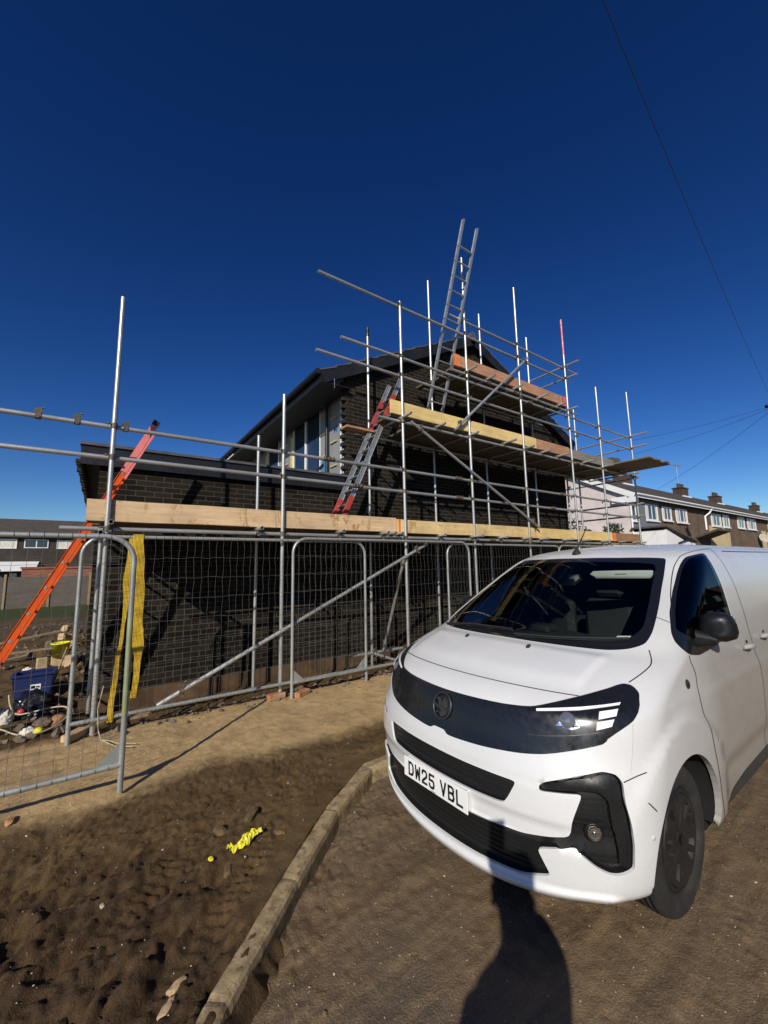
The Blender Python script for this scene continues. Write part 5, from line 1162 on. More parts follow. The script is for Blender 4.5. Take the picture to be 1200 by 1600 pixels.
vents = [dens(soften(VENT, .18, 2, .01)), dens(soften(flip(VENT), .18, 2, .01))]
outl = [r[1] for r in regs]+[wsi]+heads+wini+vents
def inside(poly, x, y):
    P = np.array(poly); r = np.zeros(len(x), bool); j = len(P)-1
    for i in range(len(P)):
        xi, yi = P[i]; xj, yj = P[j]; c = ((yi > y) != (yj > y)) & (x < (xj-xi)*(y-yi)/((yj-yi) if yj != yi else 1e-12)+xi); r ^= c; j = i
    return r
gp = np.concatenate([np.arange(0, 1.9, .032), np.arange(1.92, PT, .085), [PT]]); gp = np.unique(np.concatenate([-gp, gp])); gt = np.linspace(0, TMAX, 128)
GPp, GTt = [q.reshape(-1) for q in np.meshgrid(gp, gt, indexing='ij')]
allo = np.array([q for o in outl for q in o]); keep = np.ones(len(GPp), bool)
for c0 in range(0, len(allo), 200):
    ch = allo[c0:c0+200]; keep &= (np.hypot(GPp[:, None]-ch[None, :, 0], GTt[:, None]-ch[None, :, 1]) > .011).all(1)
edge = (np.abs(GPp) > PT-1e-6) | (GTt < 1e-6) | (GTt > TMAX-1e-6); keep |= edge & ~(np.array([False]*len(GPp)))
pts = [Vector((float(a), float(b))) for a, b in zip(GPp[keep], GTt[keep])]; edges = []
for o in outl:
    b0 = len(pts); pts += [Vector((float(a), float(b))) for a, b in o]; edges += [(b0+i, b0+(i+1) % len(o)) for i in range(len(o))]
cv, ce, cf, _, _, _ = delaunay_2d_cdt(pts, edges, [], 0, 1e-5)
CV = np.array([(v[0], v[1]) for v in cv]); CF = np.array([f for f in cf if len(f) == 3]); cen = CV[CF].mean(1); dom = (cen[:, 1] >= 0); CF = CF[dom]; cen = cen[dom]
lab = np.full(len(CF), 'body', dtype=object)
for nm, poly in regs: lab[inside(poly, cen[:, 0], cen[:, 1])] = nm
lab[(lab == 'ws') & inside(wsi, cen[:, 0], cen[:, 1])] = 'wsi'
for h in heads: lab[inside(h, cen[:, 0], cen[:, 1]) & (lab == 'front')] = 'head'
for h in wini: lab[inside(h, cen[:, 0], cen[:, 1]) & (lab == 'win')] = 'wini'
for h in vents: lab[inside(h, cen[:, 0], cen[:, 1]) & (lab == 'lower')] = 'vent'
def region(name, sel, mat, off=0., parent=van, extra=None, label=None):
    F_ = CF[sel]; used = np.unique(F_); re_ = np.full(len(CV), -1); re_[used] = np.arange(len(used)); P, n = B(CV[used, 0], np.maximum(CV[used, 1], 0), np.full(len(used), float(off)))
    me = bpy.data.meshes.new(name); vs = P.tolist(); fs = re_[F_].tolist(); nn = n.tolist(); nsm = len(fs)
    if extra:                                           # rim walls: list of (outline, depth0, depth1)
        for o, d0, d1 in extra:
            o = np.array(o); m = len(o); q0, n0 = B(o[:, 0], np.maximum(o[:, 1], 0), np.full(m, float(d0))); q1, n1 = B(o[:, 0], np.maximum(o[:, 1], 0), np.full(m, float(d1))); b0 = len(vs)
            vs += q0.tolist()+q1.tolist(); fs += [(b0+i, b0+(i+1) % m, b0+m+(i+1) % m, b0+m+i) for i in range(m)]
    me.from_pydata(vs, [], fs); me.materials.append(M[mat])
    me.polygons.foreach_set('use_smooth', [True]*nsm+[False]*(len(fs)-nsm))
    if not extra: me.normals_split_custom_set_from_vertices(nn)
    ob = bpy.data.objects.new(name, me); COL.objects.link(ob); ob.parent = parent; ORG[ob.name] = (0, 0, 0)
    if label: ob['label'] = label
    return ob
rim = []
for nm, poly in regs:
    if nm in ('slot', 'lower'): rim.append((poly, 0, -.013, True))
    elif nm in ('win', 'ws', 'front'): rim.append((poly, 0, -.004, True))
    elif nm == 'arch': rim.append(([q for q in poly if q[1] > .0], 0, -.03, False))
body = region('body', lab == 'body', 'paint')
for o, d0, d1, cl_ in rim:
    mbr = MB(); o = np.array(o)
    if not cl_: o = o[np.argsort(np.sign(o[:, 0])*o[:, 0])] if False else o
    m = len(o); q0 = B(o[:, 0], np.maximum(o[:, 1], 0), np.full(m, d0))[0].tolist(); q1 = B(o[:, 0], np.maximum(o[:, 1], 0), np.full(m, d1))[0].tolist()
    mbr.add(q0+q1, [(i, (i+1) % m, m+(i+1) % m, m+i) for i in range(m) if cl_ or np.hypot(*(o[i]-o[(i+1) % m])) < .12]); mbr.build('panel_edge', M['paint'], body)
P1 = lambda nm: [p for n_, p in regs if n_ == nm]
front = region('grille_panel', lab == 'front', 'gloss_black', -.003)
region('upper_intake', lab == 'slot', 'grille_black', -.040, van, [(p, -.013, -.040) for p in P1('slot')])
low = region('lower_grille', lab == 'lower', 'grille_black', -.042, van, [(p, -.013, -.042) for p in P1('lower')])
for s, h in zip((1, -1), vents): region('vent_blade', (lab == 'vent') & (np.sign(cen[:, 0]) == s), 'satin_black', -.007, low, [(h, -.007, -.042)])
frit = region('windscreen_border', lab == 'ws', 'frit', -.003)
region('windscreen', lab == 'wsi', 'screen', -.003)
for s in (1, -1):
    sd1 = np.sign(cen[:, 0]) == s
    region('side_window_border', (lab == 'win') & sd1, 'frit', -.003)
    region('side_window', (lab == 'wini') & sd1, 'side_glass', -.003)
    region('sill_cladding', (lab == 'sill') & sd1, 'sill_black', .002)
hl = [region('headlight', (lab == 'head') & (np.sign(cen[:, 0]) == s), 'gloss_black', -.001) for s in (1, -1)]
# inner lining of the cabin so that no white shows through the glass
region('cabin_lining', (lab == 'body') & (cen[:, 1] > 1.5) & (np.abs(cen[:, 0]) < 2.6), 'trim_dark', -.035)
def patch(name, poly, mat, off=.0025, parent=van, thick=0.):
    """thin plate following the body surface inside a (p, t) outline"""
    o = np.array(dens(poly, .012)); m = len(o); tri = tessellate_polygon([[Vector((x, y, 0)) for x, y in o]]); q, n = B(o[:, 0], o[:, 1], np.full(m, off)); mb = MB(); v = q.tolist(); fs = [tuple(t) for t in tri]
    P2 = np.array(o); fx = []
    for f in fs:
        a, b, c = P2[list(f)]; fx.append(f if (b[0]-a[0])*(c[1]-a[1])-(b[1]-a[1])*(c[0]-a[0]) > 0 else f[::-1])
    q1 = B(o[:, 0], o[:, 1], np.full(m, off-max(thick, .002)))[0].tolist(); mb.add(v+q1, fx+[(i, m+i, m+(i+1) % m, (i+1) % m) for i in range(m)]); return mb.build(name, M[mat], parent)
def strip(name, line, width, mat, off=.0022, parent=van, closed=False):
    for _ in range(3):
        Q = [line[0]]
        for a, b in zip(line[:-1], line[1:]): Q += [(a[0]*.75+b[0]*.25, a[1]*.75+b[1]*.25), (a[0]*.25+b[0]*.75, a[1]*.25+b[1]*.75)]
        line = Q+[line[-1]]
    L = np.array(dens(line, .02, closed)); q, n = B(L[:, 0], L[:, 1], np.full(len(L), off)); T = np.gradient(q, axis=0); sd_ = np.cross(n, T); sd_ /= np.linalg.norm(sd_, axis=1, keepdims=True); m = len(L); mb = MB()
    wd = np.full((m, 1), width/2.); wd[0] = wd[-1] = width/6
    mb.add((q+sd_*wd).tolist()+(q-sd_*wd).tolist(), [(i, m+i, m+i+1, i+1) for i in range(m-1)]); return mb.build(name, M[mat], parent)
# ---- headlight innards
for s, h in zip((1, -1), hl):
    k = (lambda P: P) if s > 0 else flip
    patch('daytime_light', k([(.470, .917), (.645, .963), (.74, .993), (.822, 1.024), (.826, 1.001), (.74, .972), (.651, .942), (.475, .904)]), 'lamp_white', .002, h)
    patch('light_block', k([(.742, .945), (.83, .971), (.832, .922), (.748, .899)]), 'lamp_white', .002, h); patch('light_block', k([(.742, .887), (.825, .904), (.817, .870), (.743, .850)]), 'lamp_white', .002, h)
    patch('reflector', k([(.566, .852), (.578, .873), (.60, .853), (.655, .866), (.645, .886), (.662, .876), (.668, .856), (.64, .842)]), 'lamp_silver', .002, h)
    c, n = B(np.array(.612*s), np.array(.884), np.array(-.004)); mb = MB(); mb.lathe(c, n, [(.036, -.002), (.033, .004), (.031, .005), (.022, .012), (.012, .016), (0, .018)], 24); mb.build('projector_lens', M['lens'], h, recalc=True)
    strip('lamp_edge', [(s*.452, .79), (s*.55, .802), (s*.656, .822), (s*.76, .842)], .004, 'chrome_dark', .002, h)
# ---- grille bars, seams, emblem
def slats(poly_name, ts, depth, w_, mat, parent, lim=None):
    poly = P1(poly_name)[0]
    for t in ts:
        x = np.linspace(-1, 1, 401); ok = inside(poly, x, np.full(401, t)) & inside(poly, x, np.full(401, t+.012)) & inside(poly, x, np.full(401, t-.012))
        i = 0
        while i < 401:
            if ok[i]:
                j = i
                while j+1 < 401 and ok[j+1]: j += 1
                if j-i > 8: strip('slat', [(x[i], t), ((x[i]+x[j])/2, t), (x[j], t)], w_, mat, depth, parent)
                i = j
            i += 1
slats('lower', np.arange(.178, .33, .026), -.032, .012, 'satin_black', low); slats('lower', np.arange(.40, .57, .026), -.032, .011, 'satin_black', low)
slats('slot', np.arange(.485, .57, .028), -.030, .010, 'satin_black', low)
for s in (1, -1):
    k = (lambda P: P) if s > 0 else flip
    fg, n = B(np.array(.745*s), np.array(.415), np.array(-.030)); mb = MB(); mb.lathe(fg, n, [(.042, -.01), (.041, .012), (.036, .016), (.032, .008), (.016, .010), (0, .010)], 28); f_ = mb.build('fog_lamp', M['satin_black'], van, recalc=True)
    mb = MB(); mb.lathe(fg, n, [(.031, .012), (.027, .014), (.024, .010), (.018, .015), (.012, .011), (.007, .017), (0, .018)], 9); mb.build('lens', M['lamp_silver'], f_, recalc=True)
    strip('bumper_seam', [(s*.932, .885), (s*.938, .80), (s*.93, .68)], .003, 'trim_grey'); strip('bumper_seam', [(s*.891, .640), (s*.95, .657), (s*1.03, .673)], .0045, 'grille_black'); strip('bumper_seam', [(s*1.03, .555), (s*1.104, .508)], .005, 'grille_black')
    strip('bonnet_seam', [(s*.785, 1.215), (s*.81, 1.29), (s*.828, 1.38), (s*.829, 1.43), (s*.80, 1.50), (s*.75, 1.59)], .0055, 'grille_black')
    strip('door_seam', [(s*1.20, 1.512), (s*1.285, 1.429), (s*1.532, 1.174), (s*1.66, .95), (s*1.727, .802), (s*1.823, .648), (s*1.90, .46), (s*1.93, .2), (s*1.935, .06)], .006, 'grille_black')
    strip('door_seam', [(s*.80, 1.90), (s*.765, 2.03), (s*.718, 2.222), (s*.690, 2.48), (s*.700, 2.663), (s*.765, 2.869), (s*1.0, 3.06), (s*1.35, 3.10)], .0055, 'grille_black')
    strip('door_seam', [(s*1.35, 3.06), (s*1.62, 2.75), (s*2.00, 2.32), (s*2.22, 2.0), (s*2.502, 1.578), (s*2.72, 1.2), (s*2.92, .812), (s*2.96, .40), (s*2.97, .06)], .006, 'grille_black')
    strip('slide_rail_seam', [(s*1.80, 2.97), (s*2.6, 2.95), (s*3.6, 2.95), (s*4.9, 2.95)], .010, 'grille_black')
    strip('fender_seam', [(s*.665, 1.931), (s*.739, 1.897), (s*.80, 1.865)], .004, 'grille_black')
    strip('roof_ditch', [(s*.60, 2.80), (s*.74, 3.0), (s*.95, 3.16), (s*1.4, 3.22), (s*2.6, 3.22), (s*4.9, 3.2)], .016, 'trim_grey')
    for (pp, tt) in ((2.53, 1.206), (2.985, 1.274)):                      # door handles: dished cup and pull
        c, n = B(np.array(pp*s), np.array(tt), np.array(.0)); c = Vector(c); n = Vector(n); 
        mb = MB(); mb.lathe(c+n*.001, n, [(0, .0015), (.044, .001), (.052, .002), (.056, .0)], 24); hd = mb.build('door_handle', M['paint'], van, recalc=True)
        mb = MB(); mb.path([c+Vector((-.085, 0, .006))+n*.008, c+Vector((-.05, 0, .010))+n*.028, c+Vector((0, 0, .008))+n*.036, c+Vector((.06, 0, .004))+n*.03, c+Vector((.09, 0, 0))+n*.008], [.012, .017, .018, .017, .012], 10); mb.build('pull', M['paint'], hd)
        mb = MB(); mb.lathe(c+Vector((.035, 0, .034))+n*.002, n, [(0, .004), (.010, .003), (.013, 0)], 12); mb.build('lock', M['satin_black'], hd, recalc=True)
    c, n = B(np.array(1.461*s), np.array(1.066), np.array(.0)); mb = MB(); mb.lathe(c, n, [(0, .010), (.012, .009), (.014, .006), (.022, .005), (.026, 0)], 18); mb.build('side_repeater', M['chrome_dark'], van, recalc=True)
    c, n = B(np.array(1.063*s), np.array(.403), np.array(.0)); mb = MB(); mb.lathe(c, n, [(0, .003), (.010, .003), (.012, 0)], 14); mb.build('parking_sensor', M['trim_grey'], van, recalc=True)
    c, n = B(np.array(.216*s), np.array(1.41), np.array(.0)); c = Vector(c); mb = MB(); mb.lathe(c, n, [(.013, 0), (.012, .006), (.008, .011), (0, .012)], 12); mb.obox(c+Vector((.008, 0, .008)), (.012, 0, .003), (0, .008, 0), (-.002, 0, .005)); mb.build('washer_jet', M['rubber'], van, recalc=True)
strip('bonnet_seam', [(-.612, 1.046), (-.45, 1.049), (-.3, 1.049), (0, 1.044), (.3, 1.049), (.45, 1.049), (.612, 1.046)], .0055, 'grille_black')
strip('bumper_seam', [(-.515, .585), (-.46, .594), (-.2, .596), (0, .596), (.2, .596), (.46, .594), (.515, .585)], .002, 'trim_grey')
# emblem: ring, disc and a beaked winged beast in relief
ec, en = B(np.array(.0), np.array(.806), np.array(-.002)); ec = Vector(ec); en = Vector(en); ex = Vector((0, -1, 0)); ey = en.cross(ex).normalized(); ey = ey if ey.z > 0 else -ey
mb = MB(); mb.path([ec+en*.006+(ex*cos(a)+ey*sin(a))*.071 for a in np.linspace(0, 2*pi, 49)[:-1]], .0055, 8, closed=True); emb = mb.build('emblem', M['chrome_dark'], van)
mb = MB(); mb.lathe(ec, en, [(0, .003), (.068, .003), (.07, 0)], 40); mb.build('emblem_disc', M['gloss_black'], emb, recalc=True)
def relief(poly, h=.008): 
    mb = MB(); mb.prism(poly, lambda x, y, d: ec+ex*x*.068+ey*y*.068+en*d, .003, h); return mb
r_ = MB()
for poly in ([(-.78, .42), (-.62, .60), (-.40, .62), (-.22, .52), (-.12, .30), (-.02, .05), (.12, -.10), (.42, -.22), (.66, -.42), (.60, -.68), (.30, -.86), (-.02, -.92), (-.10, -.70), (-.02, -.48), (-.22, -.30), (-.40, -.05), (-.46, .22), (-.56, .34)],
             [(.0, .15), (.10, .52), (.26, .80), (.30, .46), (.46, .66), (.46, .34), (.64, .46), (.58, .16), (.76, .18), (.60, -.10), (.34, -.16), (.14, -.04)],
             [(-.38, -.10), (-.70, -.02), (-.88, .14), (-.84, -.04), (-.92, -.12), (-.66, -.22), (-.32, -.26)],
             [(-.16, -.56), (-.44, -.52), (-.62, -.62), (-.58, -.76), (-.40, -.64), (-.12, -.68)]):
    r_.prism(poly, lambda x, y, d: ec+ex*x*.066+ey*y*.066+en*d, .003, .009)
r_.build('emblem_beast', M['chrome_dark'], emb, recalc=True)
# ---- number plate with its lettering
pl = MB(); px_ = -.014; zc = .522
pl.bbox(px_-.002, px_+.004, -.26, .26, zc-.0555, zc+.0555, .0015); plate = pl.build('number_plate', M['plate'], van)
pl = MB(); pl.bbox(px_+.004, .045, -.25, .25, zc-.050, zc+.050, .004); pl.build('plate_holder', M['paint'], van)
CH = {'D': [[(0, 0), (0, 1), (.55, 1), (.88, .9), (1, .68), (1, .32), (.88, .1), (.55, 0), (0, 0)]], 'W': [[(0, 1), (.14, 0), (.5, .72), (.86, 0), (1, 1)]],
      '2': [[(0, .74), (.05, .9), (.25, 1), (.75, 1), (.95, .9), (1, .74), (.92, .56), (.1, .16), (0, 0), (1, 0)]], '5': [[(1, 1), (.06, 1), (0, .56), (.7, .58), (.93, .5), (1, .3), (.93, .1), (.7, 0), (.28, 0), (.06, .08), (0, .24)]],
      'V': [[(0, 1), (.5, 0), (1, 1)]], 'B': [[(0, 0), (0, 1), (.66, 1), (.9, .93), (.95, .77), (.9, .6), (.66, .53), (0, .53)], [(.66, .53), (.92, .45), (1, .27), (.92, .08), (.66, 0), (0, 0)]], 'L': [[(0, 1), (0, 0), (1, 0)]]}
x = -.219; sw = .0066
for chx in 'DW25 VBL':
    if chx == ' ': x += .033; continue
    w_, h_ = .050-2*sw, .079-2*sw; ink = MB()
    for line in CH[chx]:
        P = [Vector((x+sw+a*w_, zc-.0395+sw+b*h_)) for a, b in line]
        for a, b in zip(P[:-1], P[1:]):
            d = (b-a).normalized(); e = Vector((-d.y, d.x)); q = [a-d*sw*.9+e*sw, a-d*sw*.9-e*sw, b+d*sw*.9-e*sw, b+d*sw*.9+e*sw]
            ink.add([(px_-.0026, -c_.x, c_.y) for c_ in q], [(3, 2, 1, 0)])
    x += .061; ink.build('plate_character', M['plate_ink'], plate)
ft = MB(); ft.box(px_-.0026, px_-.0022, -.02, .02, zc-.051, zc-.048); ft.build('plate_small_print', M['plate_ink'], plate)
# ---- wheels
def wheel(ca, s):
    c = Vector((ca, -s*.795, WCZ)); ax = (0, -s, 0); th = MB()
    prof = [(.22, -.09), (.25, -.106), (.295, -.110), (.325, -.102), (.337, -.088), (.342, -.070)]
    for o in (-.052, -.018, .018, .052): prof += [(.343, o-.006), (.335, o-.004), (.335, o+.004), (.343, o+.006)]
    prof += [(.342, .070), (.337, .088), (.331, .096), (.327, .0985), (.300, .1065), (.296, .1095), (.288, .1100), (.262, .1085), (.248, .104), (.238, .095), (.232, .085), (.228, .07)]
    th.lathe(c, ax, prof, 64); w_ = bpy.data.objects.new('wheel', None); COL.objects.link(w_); w_.parent = van; w_.empty_display_size = .1; ORG[w_.name] = (0, 0, 0); th.build('tyre', M['tyre'], w_, recalc=True)
    # wheel cover as a relief in polar coordinates
    a = Vector(ax); e1 = Vector((1, 0, 0)); e2 = a.cross(e1); R = np.linspace(0, .233, 44); TH = np.linspace(0, 2*pi, 181)[:-1]; vs = []; mi = []
    def depth(r, t):
        q = (t*5/(2*pi)) % 1.0; x = abs(q-.5)*2                                  # five sectors, x = 0 mid-spoke gap
        h = .088+.012*sin(min(1, r/.17)*pi/2)-.012*max(0, (r-.20)/.033)**2+(.005 if r < .04 else 0)
        pocket = (.105 < r < .178) and .14 < x < .50
        rimslot = .205 < r < .211
        spoke = .005*float(sstep(.72, .80, x)) if r > .045 and r < .2 else 0
        return h+spoke-(.022 if pocket else 0)-(.006 if rimslot else 0)
    for r in R:
        for t in TH: vs.append(c+a*depth(r, t)+(e1*cos(t)+e2*sin(t))*r)
    n = len(TH); fs = [(i*n+j, i*n+(j+1) % n, (i+1)*n+(j+1) % n, (i+1)*n+j) for i in range(len(R)-1) for j in range(n)]
    mb = MB(); mb.add(vs, fs, False); mb.build('wheel_cover', M['hubcap'], w_, recalc=True)
    mb = MB(); mb.lathe(c+a*.108, a, [(0, .003), (.022, .002), (.026, 0)], 20); mb.build('centre_cap', M['satin_black'], w_, recalc=True)
    return w_
for ca in (WCA, WCA+WB):
    for s in (1, -1):
        wheel(ca, s)
        mb = MB(); n = 24; R = .425; ths = [-.16+(pi+.32)*k/n for k in range(n+1)]; y0, y1 = -s*.925, -s*.52
        vs = [(ca+R*cos(t), y, WCZ+R*sin(t)) for t in ths for y in (y0, y1)]; mb.add(vs, [(2*k, 2*k+1, 2*k+3, 2*k+2) for k in range(n)], True)
        mb.add([(ca+R*cos(t), y1, WCZ+R*sin(t)) for t in ths], [list(range(n+1))]); mb.build('wheel_arch_liner', M['well'], van)
# ---- underside and tail
mb = MB(); mb.box(1.30, 4.7, -.86, .86, .20, .30); mb.box(.42, 1.30, -.55, .55, .19, .29); mb.build('underbody', M['well'], van)
o = np.linspace(-1.02, 1.02, 41); q = B(o, np.zeros(41), np.zeros(41))[0].tolist(); mb = MB(); mb.add(q+[(.5, .6, .20), (.5, -.6, .20)], [list(range(41))[::-1]+[]]); mb.build('bumper_underside', M['well'], van)
tl = np.linspace(0, TMAX, 60); L_ = B(np.full(60, PT), tl, np.zeros(60))[0].tolist(); R_ = B(np.full(60, -PT), tl, np.zeros(60))[0].tolist(); mb = MB(); mb.add(L_+R_, [(i, 60+i, 61+i, i+1) for i in range(59)]); td = mb.build('rear_doors', M['paint'], van)
mb = MB(); mb.box(4.975, 4.985, -.62, -.08, 1.15, 1.65); mb.box(4.975, 4.985, .08, .62, 1.15, 1.65); mb.build('rear_window', M['frit'], td)
for s in (1, -1): mb = MB(); mb.bbox(4.93, 5.0, s*.80-.07 if s > 0 else -.87, .87 if s > 0 else -.73, .85, 1.45, .01); mb.build('tail_light', M['red_cloth'], van)
o = np.linspace(-PT, PT, 121); q = B(o, np.full(121, TMAX), np.zeros(121))[0].tolist(); mb = MB(); mb.add(q, [list(range(121))]); mb.build('roof_panel', M['paint'], van)
# ---- door mirrors
def mirror_obj(s):
    bm = bmesh.new(); rows = []
    # outline in (v, z) at three depths: rounded wedge, taller at the outer end, flat underside
    out = [(.885, 1.292), (.900, 1.262), (.96, 1.252), (1.03, 1.258), (1.072, 1.278), (1.083, 1.312), (1.078, 1.36), (1.062, 1.405), (1.035, 1.424), (.965, 1.426), (.925, 1.410), (.903, 1.370), (.890, 1.330)]
    c = (.985, 1.338)
    for x, k in ((1.375, .42), (1.382, .66), (1.402, .88), (1.44, 1.0), (1.485, 1.0), (1.492, .95)):
        rows.append([bm.verts.new((x+(.018*((v-c[0])/.1)**2 if x < 1.42 else 0), -s*(c[0]+(v-c[0])*k), c[1]+(z-c[1])*k)) for v, z in out])
    for r0, r1 in zip(rows[:-1], rows[1:]):
        for i in range(len(out)): bm.faces.new((r0[i], r0[(i+1) % len(out)], r1[(i+1) % len(out)], r1[i]))
    bm.faces.new(rows[0]); bm.faces.new(rows[-1][::-1])
    bmesh.ops.subdivide_edges(bm, edges=bm.edges[:], cuts=1, use_grid_fill=True, smooth=.35)
    me = bpy.data.meshes.new('door_mirror'); bmesh.ops.recalc_face_normals(bm, faces=bm.faces[:]); bm.to_mesh(me); bm.free(); me.materials.append(M['satin_black']); me.polygons.foreach_set('use_smooth', [True]*len(me.polygons))
    ob = bpy.data.objects.new('door_mirror', me); COL.objects.link(ob); ob.parent = van; ORG[ob.name] = (0, 0, 0)
    q = MB(); q.path([(1.36, -s*.88, 1.285), (1.38, -s*.92, 1.275), (1.42, -s*.98, 1.265)], [.05, .04, .034], 12); q.path([(1.30, -s*.885, 1.262), (1.34, -s*.915, 1.25), (1.40, -s*.97, 1.25)], [.035, .028, .02], 10); q.build('mirror_arm', M['satin_black'], ob)
    q = MB(); q.obox((1.492, -s*.99, 1.34), (.002, 0, 0), (0, .08, 0), (0, 0, .062)); q.build('mirror_glass', M['lamp_silver'], ob)
for s in (1, -1): mirror_obj(s)
# ---- aerial, wipers, screen stickers
q = MB(); an = Vector(B(np.array(-.054), np.array(2.79), np.array(0.))[0]); q.lathe(an, (.15, 0, 1), [(.040, -.01), (.034, .012), (.02, .034), (.008, .048), (0, .05)], 16); q.path([an+Vector((.0, 0, .03)), an+Vector((.06, 0, .09)), an+Vector((.18, -.0, .215))], [.009, .006, .004], 8); q.build('aerial', M['rubber'], van, recalc=True)
def wiper(line):
    L = np.array(dens(line, .03, False)); q1 = B(L[:, 0], L[:, 1], np.full(len(L), .018))[0].tolist(); q2 = B(L[:, 0], L[:, 1], np.full(len(L), .006))[0].tolist(); mb = MB(); mb.path(q1, .007, 6); mb.path(q2, .005, 6); mb.build('wiper', M['rubber'], van)
wiper([(-.60, 1.555), (-.3, 1.60), (.02, 1.60)]); wiper([(.06, 1.55), (.3, 1.585), (.62, 1.665)])
patch('parking_badge', [(.548, 1.688), (.612, 1.704), (.615, 1.722), (.552, 1.708)], 'white_paint', -.012)
# ---- cabin
patch('pillar_trim', flip([(.357, 1.64), (.52, 1.655), (.64, 1.75), (.64, 2.1), (.60, 2.54), (.50, 2.48), (.40, 2.15), (.31, 1.88)]), 'trim_grey', -.06, van, .01)
patch('sun_visor', [(.18, 2.535), (.37, 2.565), (.55, 2.592), (.585, 2.56), (.55, 2.495), (.37, 2.468), (.225, 2.450), (.175, 2.485)], 'trim_grey', -.050, van, .014)
patch('visor_label', [(.34, 2.53), (.41, 2.542), (.41, 2.518), (.34, 2.505)], 'paper', -.0475, van, .001)
patch('mirror_housing', [(-.09, 2.50), (.09, 2.50), (.07, 2.40), (-.07, 2.40)], 'trim_dark', -.06, van, .05)
patch('camera_unit', [(.02, 2.47), (.09, 2.47), (.08, 2.42), (.03, 2.42)], 'trim_grey', -.050, van, .03)
mb = MB(); n = 30
prof = [(.66, 1.16), (.80, 1.20), (1.0, 1.235), (1.2, 1.235), (1.34, 1.20), (1.40, 1.10), (1.42, .6)]
vs = [(a, y*(.66 if a < .7 else .76 if a < .9 else .82), z+.02*cos(y*3)-(.03 if a < .9 else 0)) for a, z in prof for y in np.linspace(-1, 1, n)]; mb.add(vs, [(i*n+j, (i+1)*n+j, (i+1)*n+j+1, i*n+j+1) for i in range(len(prof)-1) for j in range(n-1)], True); mb.build('dashboard', M['trim_dark'], van, recalc=True)
mb = MB(); sc_ = Vector((1.50, .42, 1.19)); sa = Vector((-.86, 0, .5)).normalized(); s1 = Vector((0, 1, 0)); s2 = sa.cross(s1)
mb.path([sc_+(s1*cos(a)+s2*sin(a))*.185 for a in np.linspace(0, 2*pi, 41)[:-1]], .016, 8, closed=True); mb.lathe(sc_, sa, [(0, .02), (.06, .01), (.065, -.02)], 16); mb.tube(sc_-s1*.17, sc_+s1*.17, .016, 8); mb.tube(sc_, sc_-s2*.17 if s2.z > 0 else sc_+s2*.17, .018, 8); mb.build('steering_wheel', M['trim_dark'], van)
mb = MB(); mb.bbox(.98, 1.12, -.15, .15, 1.24, 1.30, .02); mb.build('instrument_cowl', M['trim_dark'], van)
for y in (-.52, -.10, .44):
    mb = MB(); mb.bbox(1.95, 2.08, y-.22, y+.22, .75, 1.42, .05); mb.bbox(1.98, 2.07, y-.12, y+.12, 1.44, 1.62, .035); mb.bbox(1.55, 2.0, y-.22, y+.22, .62, .78, .04); mb.build('seat', M['trim_dark'], van)
mb = MB(); mb.prism([(-.88, .35), (.88, .35), (.88, 1.2), (.80, 1.55), (.62, 1.80), (-.62, 1.80), (-.80, 1.55), (-.88, 1.2)], lambda y, z, d: (d, y, z), 2.34, 2.37); mb.build('bulkhead', M['trim_dark'], van)
mb = MB(); mb.box(.70, 2.34, -.80, .80, .56, .60); mb.build('cab_floor', M['trim_dark'], van)

# ------------------------------------------------------------------ the photographer whose shadow lies on the road (stands behind the camera)
M['jacket'] = plain('dark_work_jacket', (.03, .035, .05), .85, 0, .3, 8, .3, 60); M['trousers'] = plain('grey_trousers', (.06, .058, .055), .85, 0, .25, 8, .3, 60); M['skin'] = plain('skin', (.48, .29, .20), .55, 0, .1, 12, .1, 90); M['hair'] = plain('brown_hair', (.05, .03, .018), .7, 0, .3, 40, .3, 90)
person = thing('person', (-.235, -.32, ROAD_Z), 'photographer in dark jacket holding up a phone, seen as the shadow before the van', 'person')
def W_(f, r, z): return Vector((-.235, -.32, ROAD_Z))+Fh*f+Rh*r+Vector((0, 0, z))
def skin_mesh(name, nodes, links, mat, parent, sub=2):
    me = bpy.data.meshes.new(name); o_ = ORG[parent.name]; me.from_pydata([tuple(W_(*n[:3])-Vector(o_)) for n in nodes], links, []); ob = bpy.data.objects.new(name, me); COL.objects.link(ob); ob.parent = parent; ORG[ob.name] = o_
    md = ob.modifiers.new('skin', 'SKIN'); md.use_smooth_shade = True
    for i, n in enumerate(nodes): me.skin_vertices[0].data[i].radius = (n[3], n[4] if len(n) > 4 else n[3])
    me.skin_vertices[0].data[0].use_root = True
    s = ob.modifiers.new('sub', 'SUBSURF'); s.levels = s.render_levels = sub; me.materials.append(M[mat]); return ob
nd = [(0, 0, .95, .13, .10), (0, 0, 1.12, .13, .10), (.0, 0, 1.30, .15, .105), (.0, 0, 1.44, .09, .08), (.02, 0, 1.52, .055), (.03, 0, 1.60, .075, .085), (.03, 0, 1.69, .085, .095), (.02, 0, 1.765, .06, .07),
      (0, .15, 1.38, .06), (.10, .185, 1.37, .05), (.20, .12, 1.46, .045), (.29, .055, 1.545, .03), (0, -.17, 1.31, .06), (.03, -.24, 1.05, .045), (.12, -.17, .84, .036), (.15, -.165, .78, .028),
      (0, .10, .88, .085), (.02, .11, .48, .058), (0, .12, .08, .042), (.13, .13, .035, .035), (0, -.10, .88, .085), (-.02, -.11, .48, .058), (-.03, -.12, .08, .042), (.10, -.13, .035, .035)]
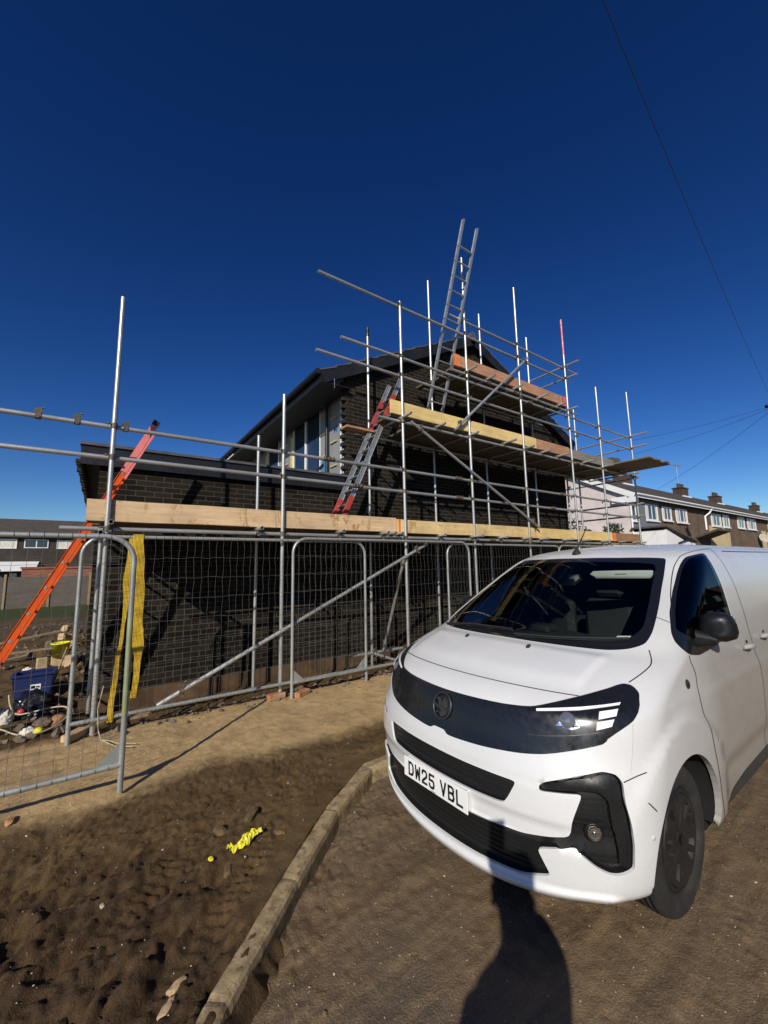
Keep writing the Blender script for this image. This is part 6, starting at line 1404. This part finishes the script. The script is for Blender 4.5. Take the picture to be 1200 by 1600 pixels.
lk = [(0, 1), (1, 2), (2, 3), (3, 4), (4, 5), (5, 6), (6, 7), (2, 8), (8, 9), (9, 10), (10, 11), (2, 12), (12, 13), (13, 14), (14, 15), (0, 16), (16, 17), (17, 18), (18, 19), (0, 20), (20, 21), (21, 22), (22, 23)]
pb = skin_mesh('body', nd, lk, 'skin', person)
g = 1.16
skin_mesh('jacket', [(0, 0, .86, .15, .125), (0, 0, 1.10, .145, .12), (0, 0, 1.30, .125, .11), (0, 0, 1.43, .105, .09), (0, .15, 1.37, .075), (.10, .19, 1.365, .072), (.20, .125, 1.455, .066), (0, -.175, 1.29, .08), (.03, -.25, 1.04, .065), (.115, -.175, .86, .046)], [(0, 1), (1, 2), (2, 3), (2, 4), (4, 5), (5, 6), (2, 7), (7, 8), (8, 9)], 'jacket', person)
skin_mesh('trousers', [(0, 0, .93, .15, .12), (0, .10, .86, .098), (.02, .11, .48, .075), (0, .12, .10, .062), (0, -.10, .86, .098), (-.02, -.11, .48, .075), (-.03, -.12, .10, .062)], [(0, 1), (1, 2), (2, 3), (0, 4), (4, 5), (5, 6)], 'trousers', person)
skin_mesh('hair', [(.0, 0, 1.72, .10, .10), (.01, 0, 1.765, .075, .08), (-.03, 0, 1.66, .08, .06)], [(0, 1), (0, 2)], 'hair', person)
for s in (1, -1):
    q = MB(); c = W_(.03, s*.085, 1.655); q.lathe(c, Rh*s, [(0, .012), (.016, .014), (.026, .008), (.022, 0)], 12); q.build('ear', M['skin'], person, recalc=True)
    q = MB(); q.lathe(W_(.118, s*.032, 1.665), Fh, [(0, .010), (.008, .007), (.012, 0)], 12); q.build('eye', M['upvc'], person, recalc=True)
    q = MB(); b0 = W_(.05, s*.125+(.005 if s < 0 else 0), .04); q.path([W_(-.05, s*.12, .05), W_(.06, s*.125, .045), W_(.17, s*.13, .035)], [.05, .05, .04], 12); q.build('boot', M['rubber'], person)
q = MB(); q.path([W_(.125, 0, 1.665), W_(.148, 0, 1.635), W_(.12, 0, 1.62)], [.010, .017, .012], 8); q.build('nose', M['skin'], person)
q = MB(); q.path([W_(.113, -.024, 1.587), W_(.122, 0, 1.585), W_(.113, .024, 1.587)], .006, 6); q.build('mouth', M['red_cloth'], person)
def hand(wrist, d, side, nrm):
    wrist = Vector(wrist); d = Vector(d).normalized(); side = Vector(side).normalized(); nrm = Vector(nrm).normalized(); q = MB()
    q.path([wrist, wrist+d*.04, wrist+d*.085], [.026, .034, .032], 12)
    for k, (o, L) in enumerate(((-.030, .066), (-.010, .075), (.010, .071), (.028, .055))):
        a = wrist+d*.085+side*o; b = a+d*L*.45+nrm*.010; c = b+d*L*.25+nrm*.026; e = c+nrm*L*.25-d*.006; q.path([a, b, c, e], [.0095, .009, .0085, .007], 8)
    a = wrist+d*.03-side*.030; q.path([a, a+d*.025-side*.022+nrm*.010, a+d*.05-side*.024+nrm*.03], [.012, .011, .008], 8); return q
hand(W_(.29, .055, 1.54), Vector((0, 0, 1))+Fh*.1-Rh*.25, Rh, -Rh*.4+Fh*.7).build('hand', M['skin'], person)
hand(W_(.145, -.167, .785), Vector((0, 0, -1))+Fh*.3, Fh, Rh).build('hand', M['skin'], person)
ph = MB(); pc = Vector((0, 0, 1.62))-fw*.012-up*.045+rt*.022
ph.obox(pc, rt*.037, up*.074, fw*.004); tag(ph.build('phone', M['rubber']), 'dark phone held up in front of the photographer\'s face', 'phone')
